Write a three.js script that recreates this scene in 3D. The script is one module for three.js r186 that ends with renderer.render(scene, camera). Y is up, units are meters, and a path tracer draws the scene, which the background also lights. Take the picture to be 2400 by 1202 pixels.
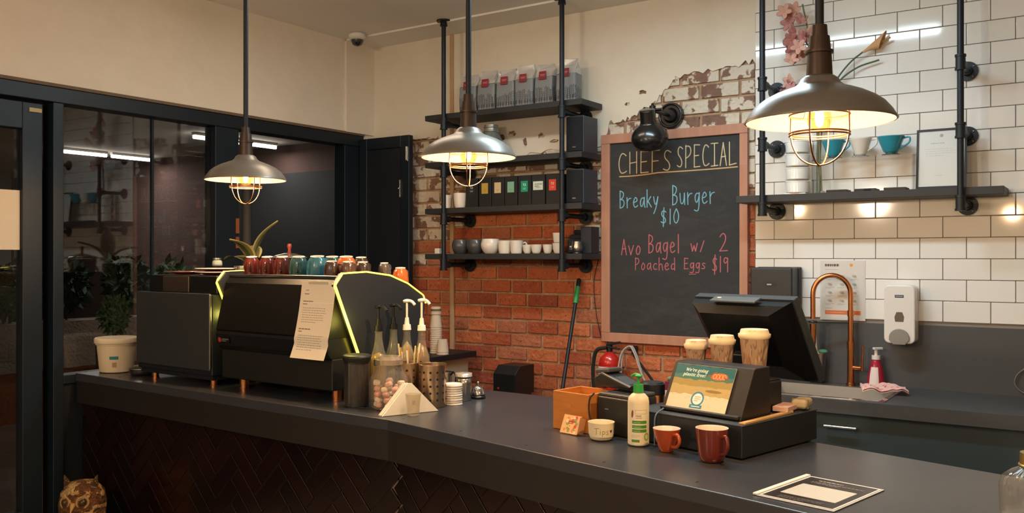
import * as THREE from 'three';
import { RoundedBoxGeometry } from 'three/addons/geometries/RoundedBoxGeometry.js';
import { mergeGeometries, mergeVertices, toCreasedNormals } from 'three/addons/utils/BufferGeometryUtils.js';
import { RectAreaLightUniformsLib } from 'three/addons/lights/RectAreaLightUniformsLib.js';

// ---------- camera, exposure, sky, large lights ----------
const scene = new THREE.Scene();
const camera = new THREE.PerspectiveCamera(2 * Math.atan(601 / 2090) * 180 / Math.PI, 2400 / 1202, 0.05, 60);
camera.position.set(4.387, 1.54, 4.73);
const YAW = 34 * Math.PI / 180;
camera.lookAt(4.387 - Math.sin(YAW) * 10, 1.54 + 0.0096, 4.73 - Math.cos(YAW) * 10);
const renderer = new THREE.WebGLRenderer({ antialias: true });
renderer.toneMapping = THREE.LinearToneMapping;
renderer.toneMappingExposure = 1.63;
renderer.shadowMap.enabled = true;
renderer.shadowMap.type = THREE.PCFSoftShadowMap;
scene.background = new THREE.Color(0x04060a);   // night outside
RectAreaLightUniformsLib.init();
const COOL = new THREE.Color(0.68, 0.90, 1.0), WARM = new THREE.Color(1.0, 0.75, 0.48), ROOM = new THREE.Color(1.0, 0.79, 0.6);
function areaLight(name, color, intensity, w, h, [x, y, z], [tx, ty, tz]) {
  const l = new THREE.RectAreaLight(color, intensity, w, h);
  l.name = name; l.position.set(x, y, z); l.lookAt(tx, ty, tz); scene.add(l); return l;
}
areaLight('ceiling_batten_light', COOL, 49, 1.2, 0.10, [2.88, 2.958, 1.42], [2.88, 0, 1.42]);
areaLight('bar_panel_light', ROOM, 120, 1.1, 0.2, [1.45, 2.975, 1.44], [1.45, 0, 1.44]);

// ---------- helpers ----------
let seed = 7;
const rnd = () => { seed = (seed * 1664525 + 1013904223) >>> 0; return seed / 4294967296; };
const rr = (a, b) => a + (b - a) * rnd();
const PI = Math.PI, V2 = (x, y) => new THREE.Vector2(x, y), V3 = (x, y, z) => new THREE.Vector3(x, y, z);
const S = (hex, rough = 0.6, metal = 0, o = {}) => new THREE.MeshStandardMaterial({ color: hex, roughness: rough, metalness: metal, ...o });
const P = (hex, rough, o = {}) => new THREE.MeshPhysicalMaterial({ color: hex, roughness: rough, ...o });
const taken = {};
function numbered(n) { const k = taken[n] = (taken[n] ?? -1) + 1; return k ? `${n}_${String(k).padStart(3, '0')}` : n; }
function xf(g, p = [0, 0, 0], r = [0, 0, 0], s) {
  const m = new THREE.Matrix4().compose(V3(...p), new THREE.Quaternion().setFromEuler(new THREE.Euler(...r)), s ? V3(...s) : V3(1, 1, 1));
  return g.applyMatrix4(m);
}
const box = (w, h, d, p, r, bev = 0) => xf(bev ? new RoundedBoxGeometry(w, h, d, 2, bev) : new THREE.BoxGeometry(w, h, d), p, r);
const span = (x0, x1, y0, y1, z0, z1, bev = 0) => box(x1 - x0, y1 - y0, z1 - z0, [(x0 + x1) / 2, (y0 + y1) / 2, (z0 + z1) / 2], [0, 0, 0], bev);
const cyl = (r0, r1, h, p, r, n = 24, open = false) => xf(new THREE.CylinderGeometry(r1, r0, h, n, 1, open), p, r);   // r0 bottom, r1 top
const sph = (rad, p, s, n = 20) => xf(new THREE.SphereGeometry(rad, n, Math.round(n * 0.7)), p, [0, 0, 0], s);
const tor = (R, r, p, rot, n = 32, arc = PI * 2) => xf(new THREE.TorusGeometry(R, r, 8, n, arc), p, rot);
const lathe = (pts, p, r, n = 36) => xf(new THREE.LatheGeometry(pts.map(a => V2(...a)), n), p, r);
function tube(pts, rad, n = 0, curved = true, closed = false, rs = 8) {
  const v = pts.map(a => V3(...a));
  let c;
  if (curved) c = new THREE.CatmullRomCurve3(v, closed, 'centripetal');
  else { c = new THREE.CurvePath(); for (let i = 0; i + 1 < v.length; i++) c.add(new THREE.LineCurve3(v[i], v[i + 1])); }
  return new THREE.TubeGeometry(c, n || pts.length * 8, rad, rs, closed);
}
function rod(a, b, rad, n = 12, rad2) {
  const A = V3(...a), B = V3(...b), d = B.clone().sub(A), g = new THREE.CylinderGeometry(rad2 ?? rad, rad, d.length(), n);
  g.applyQuaternion(new THREE.Quaternion().setFromUnitVectors(V3(0, 1, 0), d.clone().normalize()));
  const m = A.add(B).multiplyScalar(0.5); return g.translate(m.x, m.y, m.z);
}
function ext(pts, depth, p, r, bev = 0, holes = []) {
  const sh = new THREE.Shape(pts.map(a => V2(...a)));
  for (const h of holes) sh.holes.push(new THREE.Path(h.map(a => V2(...a))));
  return xf(new THREE.ExtrudeGeometry(sh, { depth, bevelEnabled: bev > 0, bevelSize: bev, bevelThickness: bev, bevelSegments: 2, curveSegments: 8 }), p, r);
}
const circ = (r, n = 32, cx = 0, cy = 0) => Array.from({ length: n }, (_, i) => [cx + r * Math.cos(i / n * 2 * PI), cy + r * Math.sin(i / n * 2 * PI)]);
const rrect = (w, h, r, n = 5) => {
  const o = []; for (const [cx, cy, a0] of [[w / 2 - r, h / 2 - r, 0], [-w / 2 + r, h / 2 - r, PI / 2], [-w / 2 + r, -h / 2 + r, PI], [w / 2 - r, -h / 2 + r, 3 * PI / 2]])
    for (let i = 0; i <= n; i++) o.push([cx + r * Math.cos(a0 + i / n * PI / 2), cy + r * Math.sin(a0 + i / n * PI / 2)]);
  return o;
};
function planarUV(g, k = 1, ox = 0, oy = 0) {        // uv in metres from the dominant face direction
  const p = g.attributes.position, n = g.attributes.normal, uv = new Float32Array(p.count * 2);
  for (let i = 0; i < p.count; i++) {
    const ax = Math.abs(n.getX(i)), ay = Math.abs(n.getY(i)), az = Math.abs(n.getZ(i));
    let u, v; if (az >= ax && az >= ay) { u = p.getX(i); v = p.getY(i); } else if (ax >= ay) { u = p.getZ(i); v = p.getY(i); } else { u = p.getX(i); v = p.getZ(i); }
    uv[i * 2] = u * k + ox; uv[i * 2 + 1] = v * k + oy;
  }
  g.setAttribute('uv', new THREE.BufferAttribute(uv, 2)); return g;
}
function join(gs) {
  gs = [].concat(gs);
  if (gs.length === 1) return gs[0];
  return mergeGeometries(gs.map(g => { const h = g.index ? g.toNonIndexed() : g; for (const k of Object.keys(h.attributes)) if (!['position', 'normal', 'uv'].includes(k)) h.deleteAttribute(k); return h; }));
}
function obj(name, gs, m, parent = scene) {
  const o = new THREE.Mesh(join(gs), m); o.castShadow = o.receiveShadow = true;
  o.name = parent === scene ? numbered(name) : name; parent.add(o); return o;
}
function tag(o, label, category, group) { o.userData = { label, category }; if (group) o.userData.group = group; return o; }
function thing(name, label, category, [x, y, z] = [0, 0, 0], turn = 0, group) {
  const o = new THREE.Group(); o.name = numbered(name); o.position.set(x, y, z); o.rotation.y = turn; scene.add(o); return tag(o, label, category, group);
}
function dup(src, label, [x, y, z], turn = 0) {
  const o = src.clone(); o.name = numbered(src.name.replace(/_\d{3}$/, '')); o.userData = { ...src.userData, label }; o.position.set(x, y, z); o.rotation.y = turn; scene.add(o); return o;
}
function struct(name, gs, m, label) { const o = obj(name, gs, m); o.userData.kind = 'structure'; if (label) o.userData.label = label; return o; }
// value noise
const NT = new Float32Array(65536); for (let i = 0; i < 65536; i++) NT[i] = rnd();
function vn(x, y, per) { const X = Math.floor(x), Y = Math.floor(y), fx = x - X, fy = y - Y, s = fx * fx * (3 - 2 * fx), t = fy * fy * (3 - 2 * fy);
  const q = (a, b) => NT[(((a % per + per) % per) * 157 + ((b % per + per) % per) * 311) & 65535];
  return (q(X, Y) * (1 - s) + q(X + 1, Y) * s) * (1 - t) + (q(X, Y + 1) * (1 - s) + q(X + 1, Y + 1) * s) * t; }
const fbm = (u, v, base, oct) => { let a = 0, w = 0.5, sum = 0; for (let o = 0; o < oct; o++) { a += w * vn(u * base, v * base, base); sum += w; w *= 0.55; base *= 2; } return a / sum; };
function dtex(n, fn, rep = 1, srgb = true) {
  const d = new Uint8Array(n * n * 4);
  for (let y = 0; y < n; y++) for (let x = 0; x < n; x++) { const c = fn(x / n, y / n), i = (y * n + x) * 4; d[i] = c[0]; d[i + 1] = c[1]; d[i + 2] = c[2]; d[i + 3] = 255; }
  const t = new THREE.DataTexture(d, n, n); t.wrapS = t.wrapT = THREE.RepeatWrapping; t.magFilter = THREE.LinearFilter; t.minFilter = THREE.LinearMipmapLinearFilter; t.generateMipmaps = true;
  if (srgb) t.colorSpace = THREE.SRGBColorSpace; t.repeat.set(rep, rep); t.needsUpdate = true; return t;
}
function canvasTex(w, h, draw) {
  const c = document.createElement('canvas'); c.width = w; c.height = h; const x = c.getContext('2d'); draw(x, w, h);
  const t = new THREE.CanvasTexture(c); t.colorSpace = THREE.SRGBColorSpace; t.anisotropy = 4; return t;
}
const mix = (a, b, t) => a.map((v, i) => v + (b[i] - v) * t);
const sm = (a, b, x) => { const t = Math.min(1, Math.max(0, (x - a) / (b - a))); return t * t * (3 - 2 * t); };

// ---------- materials ----------
const plasterMap = dtex(512, (u, v) => { const a = fbm(u, v, 4, 6), b = fbm(u + 0.37, v + 0.11, 24, 3); return mix([226, 214, 194], [240, 232, 216], a * 0.7 + b * 0.3); }, 0.5);
const plasterBump = dtex(256, (u, v) => { const a = fbm(u, v, 12, 5) * 255; return [a, a, a]; }, 0.8, false);
const M = {
  plaster: S(0xffffff, 0.9, 0, { map: plasterMap, bumpMap: plasterBump, bumpScale: 0.004 }),
  ceiling: S(0xf2ede4, 0.95, 0, { bumpMap: plasterBump, bumpScale: 0.002 }),
  black: S(0x141a21, 0.5), blackGloss: P(0x121416, 0.25, { clearcoat: 0.5, clearcoatRoughness: 0.2 }), frame: S(0x19242e, 0.42, 0.3),
  pipe: S(0x2b3036, 0.45, 0.55), shelf: S(0x2b2c2e, 0.55),
  steel: S(0xb9b6b0, 0.28, 1), chrome: S(0xd8d8d8, 0.12, 1), darkSteel: S(0x55524d, 0.38, 0.9), copper: S(0xd08a5c, 0.27, 1),
  glass: P(0xffffff, 0, { transmission: 1, thickness: 0, ior: 1.5 }),
  white: S(0xe9e6df, 0.5), whiteGloss: P(0xf0eee8, 0.2, { clearcoat: 0.6 }), paper: S(0xece6da, 0.85),
  rubber: S(0x17181a, 0.8), redPlastic: S(0xc22a22, 0.4),
};
const MORTAR = dtex(256, (u, v) => mix([150, 118, 92], [205, 172, 138], fbm(u, v, 16, 5)), 2);
const grit = dtex(256, (u, v) => { const a = fbm(u, v, 16, 5) * 255; return [a, a, a]; }, 3, false);
M.mortar = S(0xffffff, 0.95, 0, { map: MORTAR, bumpMap: grit, bumpScale: 0.006 });
const brickTones = [[[175, 91, 58], [205, 113, 74]], [[159, 78, 51], [189, 100, 67]], [[185, 103, 64], [216, 127, 85]], [[143, 71, 51], [173, 93, 67]], [[165, 98, 71], [201, 125, 93]]];
const brickM = brickTones.map(([a, b], k) => S(0xffffff, 0.9, 0, { map: dtex(256, (u, v) => { const n = fbm(u + k * 0.17, v + k * 0.29, 6, 6), s = fbm(u + 0.5, v + k * 0.1, 48, 2); let c = mix(a, b, n); if (s > 0.72) c = mix(c, [206, 172, 140], (s - 0.72) * 2.4); if (s < 0.27) c = mix(c, [70, 36, 26], (0.27 - s) * 3); return c; }, 1.7), bumpMap: grit, bumpScale: 0.008 }));
// brick that still carries patches of old lime paint
const limeM = [0.43, 0.5, 0.37].map((th, k) => S(0xffffff, 0.92, 0, { map: dtex(512, (u, v) => { const n = fbm(u + k * 0.31, v + k * 0.13, 10, 6), b = fbm(u, v + 0.4, 8, 5); return mix(mix([118, 92, 80], [158, 118, 98], b), mix([206, 194, 174], [228, 218, 202], b), sm(th - 0.03, th + 0.03, n)); }, 1.3), bumpMap: grit, bumpScale: 0.008 }));

// ---------- the room ----------
const RX = 8, RZ = 9, CH = 3.04;
const flo = struct('floor', planarUV(span(-0.02, RX, -0.15, 0, -0.02, RZ)), S(0x9c8b78, 0.5, 0, { bumpMap: grit, bumpScale: 0.002 }));
struct('ceiling', planarUV(span(-0.2, RX + 0.2, CH, CH + 0.15, -0.2, RZ + 0.2)), M.ceiling);
struct('trim_1', planarUV(span(0.018, RX, CH - 0.012, CH, 0.0, 0.286)), M.ceiling);                                        // ceiling strip along the back wall
struct('wall_right', planarUV(span(RX, RX + 0.2, -0.15, CH, -0.2, RZ + 0.2)), M.plaster);
struct('wall_front', planarUV(span(-0.2, RX, -0.15, CH, RZ, RZ + 0.2)), M.plaster);
// back wall: mortar core, bricks, worn plaster, tiles
const TX = 2.787;
const wallBack = struct('wall_back', planarUV(span(-0.2, TX, -0.15, CH, -0.2, -0.012)), M.mortar, 'red brick wall with worn cream plaster above');
const BP = 0.232, BH = 0.0856, bg = [];
for (let k = 0; k < 6; k++) { const g = new RoundedBoxGeometry(BP - 0.012 - rr(0, 0.004), BH - 0.013, 0.06, 1, 0.004); planarUV(g, 1, rr(0, 5), rr(0, 5)); bg.push(g); }
const cutBrick = {};
for (let row = -7; row <= 18; row++) {
  const y = 0.969 + (row + 0.5) * BH, off = (row & 1) ? BP / 2 : 0;
  for (let k = -4; k < 9; k++) {
    let x = 0.96 + off - BP / 2 + k * BP - (row & 1 ? BP : 0) + BP, g = bg[Math.floor(rnd() * 6)];
    if (x - BP / 2 > TX - 0.04 || x < 0.1) continue;
    if (x + BP / 2 > TX + 0.004) { const w = TX - (x - BP / 2); g = cutBrick[w.toFixed(3)] ??= planarUV(new RoundedBoxGeometry(w - 0.012, BH - 0.013, 0.06, 1, 0.004), 1, 0.4, 0.7); x = TX - w / 2; }
    const tone = rnd(), lr = rnd(), dz = rr(-0.004, 0.003);
    if (x > 1.99 && x < 2.63 && y > 1.1 && y < 2.2) continue;          // behind the chalkboard
    const lime = y > 1.84 + 0.12 * (lr - 0.5) || (x < 0.72 && y > 1.5 + 0.2 * lr) || (x > 1.72 && x < 1.9 && y > 1.55 && lr > 0.5);
    const b = obj('brick', g, lime ? limeM[Math.floor(tone * 3)] : brickM[Math.floor(tone * 5)], wallBack);
    b.position.set(x + rr(-0.003, 0.003), y + rr(-0.002, 0.002), -0.03 + dz); b.rotation.z = rr(-0.006, 0.006);
  }
}
{ // plaster with a ragged lower edge
  const low = [], key = [[0, 2.33], [0.5, 2.36], [0.7, 2.34], [0.74, 2.2], [1.1, 2.17], [1.5, 2.2], [1.86, 2.2], [1.9, 2.34], [2.05, 2.36], [2.2, 2.44], [2.32, 2.56], [2.6, 2.585], [TX, 2.6]];
  for (let i = 0; i + 1 < key.length; i++) for (let t = 0; t < 1; t += 0.1) low.push([key[i][0] + (key[i + 1][0] - key[i][0]) * t, key[i][1] + (key[i + 1][1] - key[i][1]) * t + rr(-0.016, 0.016)]);
  const chip = (cx, cy, w, h) => Array.from({ length: 14 }, (_, i) => { const a = -i / 14 * 2 * PI, q = rr(0.6, 1.1); return [cx + w * q * Math.cos(a), cy + h * q * Math.sin(a)]; });
  const holes = [[1.12, 2.31, 0.03, 0.022], [1.2, 2.33, 0.035, 0.02], [1.3, 2.27, 0.02, 0.035], [1.42, 2.3, 0.03, 0.02], [1.52, 2.26, 0.035, 0.014], [1.0, 2.36, 0.03, 0.02], [2.02, 2.44, 0.02, 0.012], [2.12, 2.5, 0.03, 0.014]].map(a => chip(...a));
  obj('plaster', planarUV(ext([...low, [TX, 2.6], [TX, CH], [0, CH]], 0.009, [0, 0, -0.001], [0, 0, 0], 0, holes)), M.plaster, wallBack);
}
struct('trim_2', planarUV(span(0.705, 0.735, 0, CH - 0.012, 0.0, 0.018, 0.004)), S(0xd8bb9c, 0.85, 0, { map: plasterMap }), 'narrow plastered conduit strip running up the brick wall');
// tiled part
const wallTile = struct('wall_tile', planarUV(span(TX, RX, -0.15, CH, -0.2, 0.011)), S(0x8f8880, 0.9, 0, { bumpMap: grit, bumpScale: 0.002 }), 'white glossy subway tiled wall with grey grout');
const TW = 0.204, TH = 0.1015, tileM = [0xf1efea, 0xeeece6, 0xf3f1ed].map(c => P(c, 0.07, { ior: 1.55 }));
const tg = new RoundedBoxGeometry(TW - 0.003, TH - 0.003, 0.016, 1, 0.0025), tgCut = {};
for (let row = -3; row <= 14; row++) {
  const y = 1.533 + (row + 0.5) * TH, off = row & 1 ? 0 : TW / 2;
  for (let k = -2; k < 8; k++) {
    let x0 = 3.095 + off + k * TW, x1 = x0 + TW, y0 = y - TH / 2, y1 = Math.min(y + TH / 2, CH - 0.012);
    if (x1 < TX + 0.02) continue; let g = tg; x0 = Math.max(x0, TX);
    if (x1 - x0 < TW - 0.01 || y1 - y0 < TH - 0.01) { const q = (x1 - x0).toFixed(3) + (y1 - y0).toFixed(3); g = tgCut[q] ??= new RoundedBoxGeometry(x1 - x0 - 0.003, y1 - y0 - 0.003, 0.016, 1, 0.0025); }
    const t = obj('tile', g, tileM[Math.floor(rnd() * 3)], wallTile); t.position.set((x0 + x1) / 2, (y0 + y1) / 2, 0.012 + rr(-0.0004, 0.0004)); t.rotation.set(rr(-0.0025, 0.0025), rr(-0.002, 0.002), 0);
  }
}
// left wall: plaster over a dark shopfront of door and windows
struct('wall_left', planarUV([span(-0.2, 0, 2.405, CH, 0, RZ), span(-0.2, 0.018, 2.405, CH - 0.012, 0.0, 0.286), span(-0.2, 0, -0.15, 2.405, -0.01, 0.1), span(-0.2, 0, -0.15, 2.405, 4.6, RZ)].map(g => g.toNonIndexed()).reduce((a, b) => mergeGeometries([a, b]))), M.plaster, 'cream plaster wall above the dark shopfront windows');
struct('trim_3', span(-0.12, 0.012, 2.392, 2.408, 0.1, 4.6), S(0x6e5a46, 0.7), 'thin brown strip under the plaster above the windows');
const post = (z0, z1, y0 = 0, y1 = 2.315) => span(-0.1, 0.0, y0, y1, z0, z1, 0.004);
const win = struct('window_1', [span(-0.11, 0.004, 2.315, 2.392, 0.1, 4.6, 0.004), post(2.266, 2.32), post(1.181, 1.351), post(0.1, 0.285), span(-0.1, 0.0, 0.9, 0.945, 0.285, 2.266, 0.004)], M.frame, 'dark framed shopfront window with open folding sash');
obj('panel', span(-0.09, -0.02, 0, 0.9, 0.285, 2.266), M.black, win);
obj('mullion', span(-0.055, -0.035, 0.945, 2.315, 1.733, 1.746), M.frame, win);
obj('glass_pane', span(-0.049, -0.043, 0.945, 2.315, 1.746, 2.266), M.glass, win);
obj('glass_pane', span(-0.049, -0.043, 0.945, 2.315, 1.351, 1.733), M.glass, win);
const dr = struct('door_1', [span(-0.085, -0.02, 0.02, 2.30, 2.363, 2.461, 0.004), span(-0.085, -0.02, 2.168, 2.30, 2.461, 3.2, 0.004), span(-0.085, -0.02, 0.02, 0.3, 2.461, 3.2, 0.004), span(-0.085, -0.02, 0.02, 2.30, 3.2, 3.3, 0.004), span(-0.085, -0.02, 0, 2.315, 3.33, 3.4)], M.frame, 'dark framed glass door beside the window');
obj('glass_pane', span(-0.055, -0.047, 0.3, 2.168, 2.461, 3.2), M.glass, dr);
obj('closer_plate', span(-0.02, -0.014, 2.255, 2.275, 2.37, 2.43), S(0xb9a878, 0.5), dr);
struct('wall_side', span(-0.1, 0, 0, 2.315, 3.4, 4.6), M.frame, 'dark shopfront panel beyond the glass door');

// ---------- ceiling lights ----------
function ceilingPanel(label, x, z, w, d, m) {
  const t = thing('ceiling_light', label, 'light', [x, CH, z]);
  obj('housing', box(w + 0.04, 0.05, d + 0.04, [0, -0.0251, 0], [0, 0, 0], 0.004), M.white, t);
  obj('diffuser', box(w, 0.025, d, [0, -0.062, 0], [0, 0, 0], 0.008), m, t);
}
ceilingPanel('long white batten light on the ceiling behind the counter', 2.88, 1.42, 1.2, 0.1, S(0xffffff, 0.5, 0, { emissive: COOL, emissiveIntensity: 9 }));
const warmDiff = S(0xffffff, 0.5, 0, { emissive: ROOM, emissiveIntensity: 9 });
ceilingPanel('warm ceiling panel light over the coffee machine', 1.45, 1.44, 1.1, 0.2, warmDiff);

const opal = S(0xffffff, 0.4, 0, { emissive: ROOM, emissiveIntensity: 7 });
for (const [x, y, z, power, lab] of [[2.23, 2.12, 5.6, 4.2, 'opal globe pendant hanging over the dining floor near the door'], [4.9, 2.2, 6.6, 2.9, 'opal globe pendant hanging over the dining floor near the rear wall']]) {
  const t = thing('globe_pendant', lab, 'lamp', [x, y, z], 0, 'opal globe lamps over the dining floor');
  obj('globe', sph(0.11, [0, 0, 0]), opal, t); obj('collar', cyl(0.04, 0.035, 0.05, [0, 0.125, 0]), M.pipe, t); obj('cord', rod([0, 0.14, 0], [0, CH - y - 0.012, 0], 0.005), M.rubber, t); obj('ceiling_rose', cyl(0.05, 0.05, 0.012, [0, CH - y - 0.0065, 0]), M.pipe, t);
  const l = new THREE.PointLight(ROOM, power, 0, 2); l.castShadow = true; l.shadow.radius = 5; t.add(l);
}

// ---------- outside, beyond the shopfront ----------
const M_concrete = S(0xffffff, 0.9, 0, { map: dtex(256, (u, v) => mix([120, 104, 88], [158, 140, 120], fbm(u, v, 8, 6)), 0.7), bumpMap: grit, bumpScale: 0.005 });
struct('pavement', planarUV(span(-12, -0.02, -0.2, -0.03, -3, 9)), S(0xffffff, 0.85, 0, { map: dtex(256, (u, v) => mix([70, 52, 40], [112, 84, 62], fbm(u, v, 10, 6)), 0.6) }), 'brown pavement outside the shopfront');
struct('soffit', planarUV(span(-10, -0.2, 2.86, 3.0, -3, 9)), S(0xcfc6b8, 0.9), 'pale walkway ceiling outside the windows');
struct('wall_outside_back', planarUV(span(-10, -0.2, -0.2, 2.86, -3, -2.5)), S(0x4a3630, 0.9, 0, { bumpMap: grit, bumpScale: 0.004 }), 'dark brown wall closing the walkway outside');
struct('wall_outside_far', planarUV(span(-10.2, -10, -0.2, 2.86, -3, 9)), S(0x8f908a, 0.9), 'dull grey wall across the walkway');
struct('wall_outside_side', planarUV(span(-10, -0.2, -0.2, 2.86, 9, 9.2)), S(0x39403f, 0.9), 'dull grey wall at the street end of the walkway');
struct('wall_outside_panel', span(-4.6, -0.3, -0.05, 2.52, -2.5, -2.42), S(0x17191d, 0.8), 'black hoarding along the walkway wall');
const tubeM = S(0xffffff, 0.5, 0, { emissive: new THREE.Color(1, 0.94, 0.86), emissiveIntensity: 7 });
for (const [x, z, lab] of [[-6.05, -1.4, 'nearer tube of the fluorescent pair seen through the fixed pane'], [-6.05, -2.02, 'farther tube of the fluorescent pair seen through the fixed pane'], [-3.65, -1.46, 'nearer tube of the fluorescent pair seen through the open window'], [-3.65, -2.02, 'farther tube of the fluorescent pair seen through the open window']]) {
  const t = thing('fluorescent_light', lab, 'light', [x, 2.86, z], 0, 'walkway fluorescent lights');
  obj('batten', box(0.06, 0.03, 0.56, [0, -0.0155, 0]), M.white, t);
  obj('tube', rod([0, -0.05, -0.275], [0, -0.05, 0.275], 0.019), tubeM, t);
  areaLight('fluorescent_tube_light', new THREE.Color(1, 0.94, 0.86), 75, 0.04, 0.55, [x, 2.78, z], [x, 0, z]);
}
{ // low planter wall with hedge
  const t = thing('planter_wall', 'low pale planter wall with orange base outside the glass door', 'planter', [-4.2, -0.03, 0]);
  obj('base', planarUV(span(-0.3, 0, 0, 0.48, -2.3, 6)), S(0xb8742e, 0.8, 0, { map: MORTAR }), t);
  obj('upper_wall', planarUV(span(-0.32, 0.02, 0.48, 0.94, -2.3, 6)), M_concrete, t);
}
const leafM = [0x2d4424, 0x3b5530, 0x233a26].map(c => S(c, 0.7, 0, { side: THREE.DoubleSide }));
function bush(name, label, category, p, rx, ry, rz, n, k, size, group) {
  const t = thing(name, label, category, p, 0, group), gs = [];
  for (let i = 0; i < n; i++) {
    const a = rr(0, 2 * PI), b = Math.acos(rr(-1, 1)), q = Math.cbrt(rnd());
    const g = new THREE.BufferGeometry(), w = size * rr(0.6, 1.2), l = w * 2.4;
    g.setAttribute('position', new THREE.Float32BufferAttribute([0, 0, 0, w / 2, l / 2, 0.2 * w, 0, l, 0, -w / 2, l / 2, 0.2 * w], 3)); g.setIndex([0, 1, 2, 0, 2, 3]); g.computeVertexNormals();
    gs.push(xf(g, [rx * q * Math.sin(b) * Math.cos(a), ry + 0.1 + ry * q * Math.cos(b), rz * q * Math.sin(b) * Math.sin(a)], [rr(0, 6), rr(0, 6), rr(0, 6)]));
  }
  const f = obj('foliage', mergeGeometries(gs), leafM[k], t); f.userData.kind = 'stuff';
  obj('stem', rod([0, 0, 0], [0, ry, 0], 0.012, 6), S(0x3a2c20, 0.9), t); return t;
}
for (const [z, h, k, lab] of [[0.95, 0.3, 0, 'dark clipped shrub on the planter seen through the door glass'], [0.35, 0.26, 1, 'rounded shrub on the planter just left of the dark post'], [-0.2, 0.3, 2, 'shrub on the planter just right of the dark post'], [-0.85, 0.34, 0, 'taller shrub on the planter above the white bucket'], [-1.4, 0.28, 1, 'last shrub on the planter behind the coffee machine']])
  bush('hedge_shrub', lab, 'shrub', [-4.35, 0.914, z], 0.12, h * 0.8, 0.2, 700, k, 0.06, 'planter shrubs');
{ const t = bush('potted_conifer', 'bushy green potted plant outside the pane behind the bucket', 'plant', [-1.2, 0.86, 1.24], 0.085, 0.12, 0.085, 800, 1, 0.022);
  t.position.y = 0.93; obj('pot', lathe([[0, -0.955], [0.09, -0.955], [0.12, 0.02], [0.105, 0.02], [0.1, -0.02], [0, -0.02]]), S(0x40444a, 0.7), t); }
for (const [z, lab] of [[1.15, 'dark cafe chair stacked outside nearest the door glass'], [0.2, 'dark cafe chair outside the fixed pane'], [-0.5, 'dark cafe chair outside behind the potted plant']]) {
  const t = thing('outdoor_chair', lab, 'chair', [-5.6, -0.03, z], 0.3, 'dark chairs outside');
  obj('seat', box(0.42, 0.03, 0.42, [0, 0.78, 0], [0, 0, 0], 0.01), M.black, t); obj('backrest', [box(0.03, 0.16, 0.4, [-0.2, 1.4, 0], [0, 0, 0], 0.01), ...[-0.15, 0, 0.15].map(q => rod([-0.2, 0.78, q], [-0.2, 1.48, q], 0.012))], M.black, t);
  for (const [a, b] of [[-1, -1], [-1, 1], [1, -1], [1, 1]]) obj('leg', rod([a * 0.2, 0, b * 0.19], [a * 0.19, 0.78, b * 0.18], 0.014), M.black, t);
}
{ const t = thing('walkway_post', 'grey steel post outside behind the leftmost pendant lamp', 'post', [-1.0, -0.03, 0.3]);
  obj('pole', cyl(0.035, 0.035, 2.89, [0, 1.445, 0]), S(0x6b675f, 0.6), t); obj('base_plate', box(0.14, 0.02, 0.14, [0, 0.011, 0]), S(0x6b675f, 0.6), t);
}
for (const [y, h, lab] of [[1.73, 0.09, 'upper small orange sign on the window post'], [1.63, 0.068, 'lower small orange sign on the window post']])
  tag(obj('orange_sign', box(0.004, h, 0.024, [0.003, y, 1.194], [0, 0, 0]), S(0x8a4a24, 0.8)), lab, 'sign', 'orange signs on the post');
// paper on the door glass
tag(obj('door_notice', box(0.003, 0.29, 0.36, [-0.043, 1.722, 2.643]), S(0xd2c4ae, 0.85)), 'blank white paper notice taped to the door glass', 'notice');

// ---------- folded window leaf ----------
{ const t = thing('folding_leaf', 'black panelled folding window leaf opened against the brick wall', 'door', [0.005, 0.955, 0.125]);
  obj('panel', box(0.36, 1.28, 0.024, [0.225, 0.7, 0]), M.black, t);
  obj('stile', [span(0, 0.07, 0, 1.41, -0.022, 0.022, 0.005)], M.frame, t); obj('stile', [span(0.38, 0.455, 0, 1.41, -0.022, 0.022, 0.005)], M.frame, t);
  obj('rail', span(0.07, 0.38, 1.33, 1.41, -0.022, 0.022, 0.005), M.frame, t); obj('rail', span(0.07, 0.38, 0, 0.1, -0.022, 0.022, 0.005), M.frame, t);
  obj('bolt', [span(0.37, 0.385, 0.99, 1.11, 0.022, 0.034, 0.003), sph(0.008, [0.378, 1.05, 0.038])], M.steel, t);
  obj('hinge', [span(0.425, 0.45, 1.23, 1.33, 0.022, 0.03, 0.003), rod([0.44, 1.24, 0.033], [0.44, 1.33, 0.033], 0.006)], M.steel, t);
}

// ---------- counter ----------
const HC = 0.95;
const stone = S(0xffffff, 0.3, 0, { map: dtex(512, (u, v) => { const s = vn(u * 256, v * 256, 256); const n = fbm(u, v, 6, 5); return mix([48, 50, 56], [64, 66, 72], n * 0.7 + s * 0.3); }, 1) });
const cFront = [[0.0, 2.2], [2.2, 2.292], [3.6, 2.592], [5.2, 2.98]], cRear = [[5.2, 2.27], [4.07, 1.96], [3.0, 1.665], [2.35, 1.505], [0.0, 1.49]];
const inset = 0.035;
const counter = thing('service_counter', 'long dark stone cafe counter with herringbone tiled front', 'counter');
obj('worktop', planarUV(ext([...cFront.map(([x, z]) => [x, -z]), ...cRear.map(([x, z]) => [x, -z])], 0.034, [0, HC - 0.037, 0], [-PI / 2, 0, 0], 0.003)), stone, counter);
const grout = S(0x8c7262, 0.9), hbM = [0x150607, 0x1a0809, 0x110506].map(c => P(c, 0.22, { ior: 1.5 }));
const TL = 0.225, TB = 0.075, hb = new RoundedBoxGeometry(TL - 0.004, TB - 0.004, 0.014, 1, 0.002);
const fasciaM = S(0x211d1c, 0.45);
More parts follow.
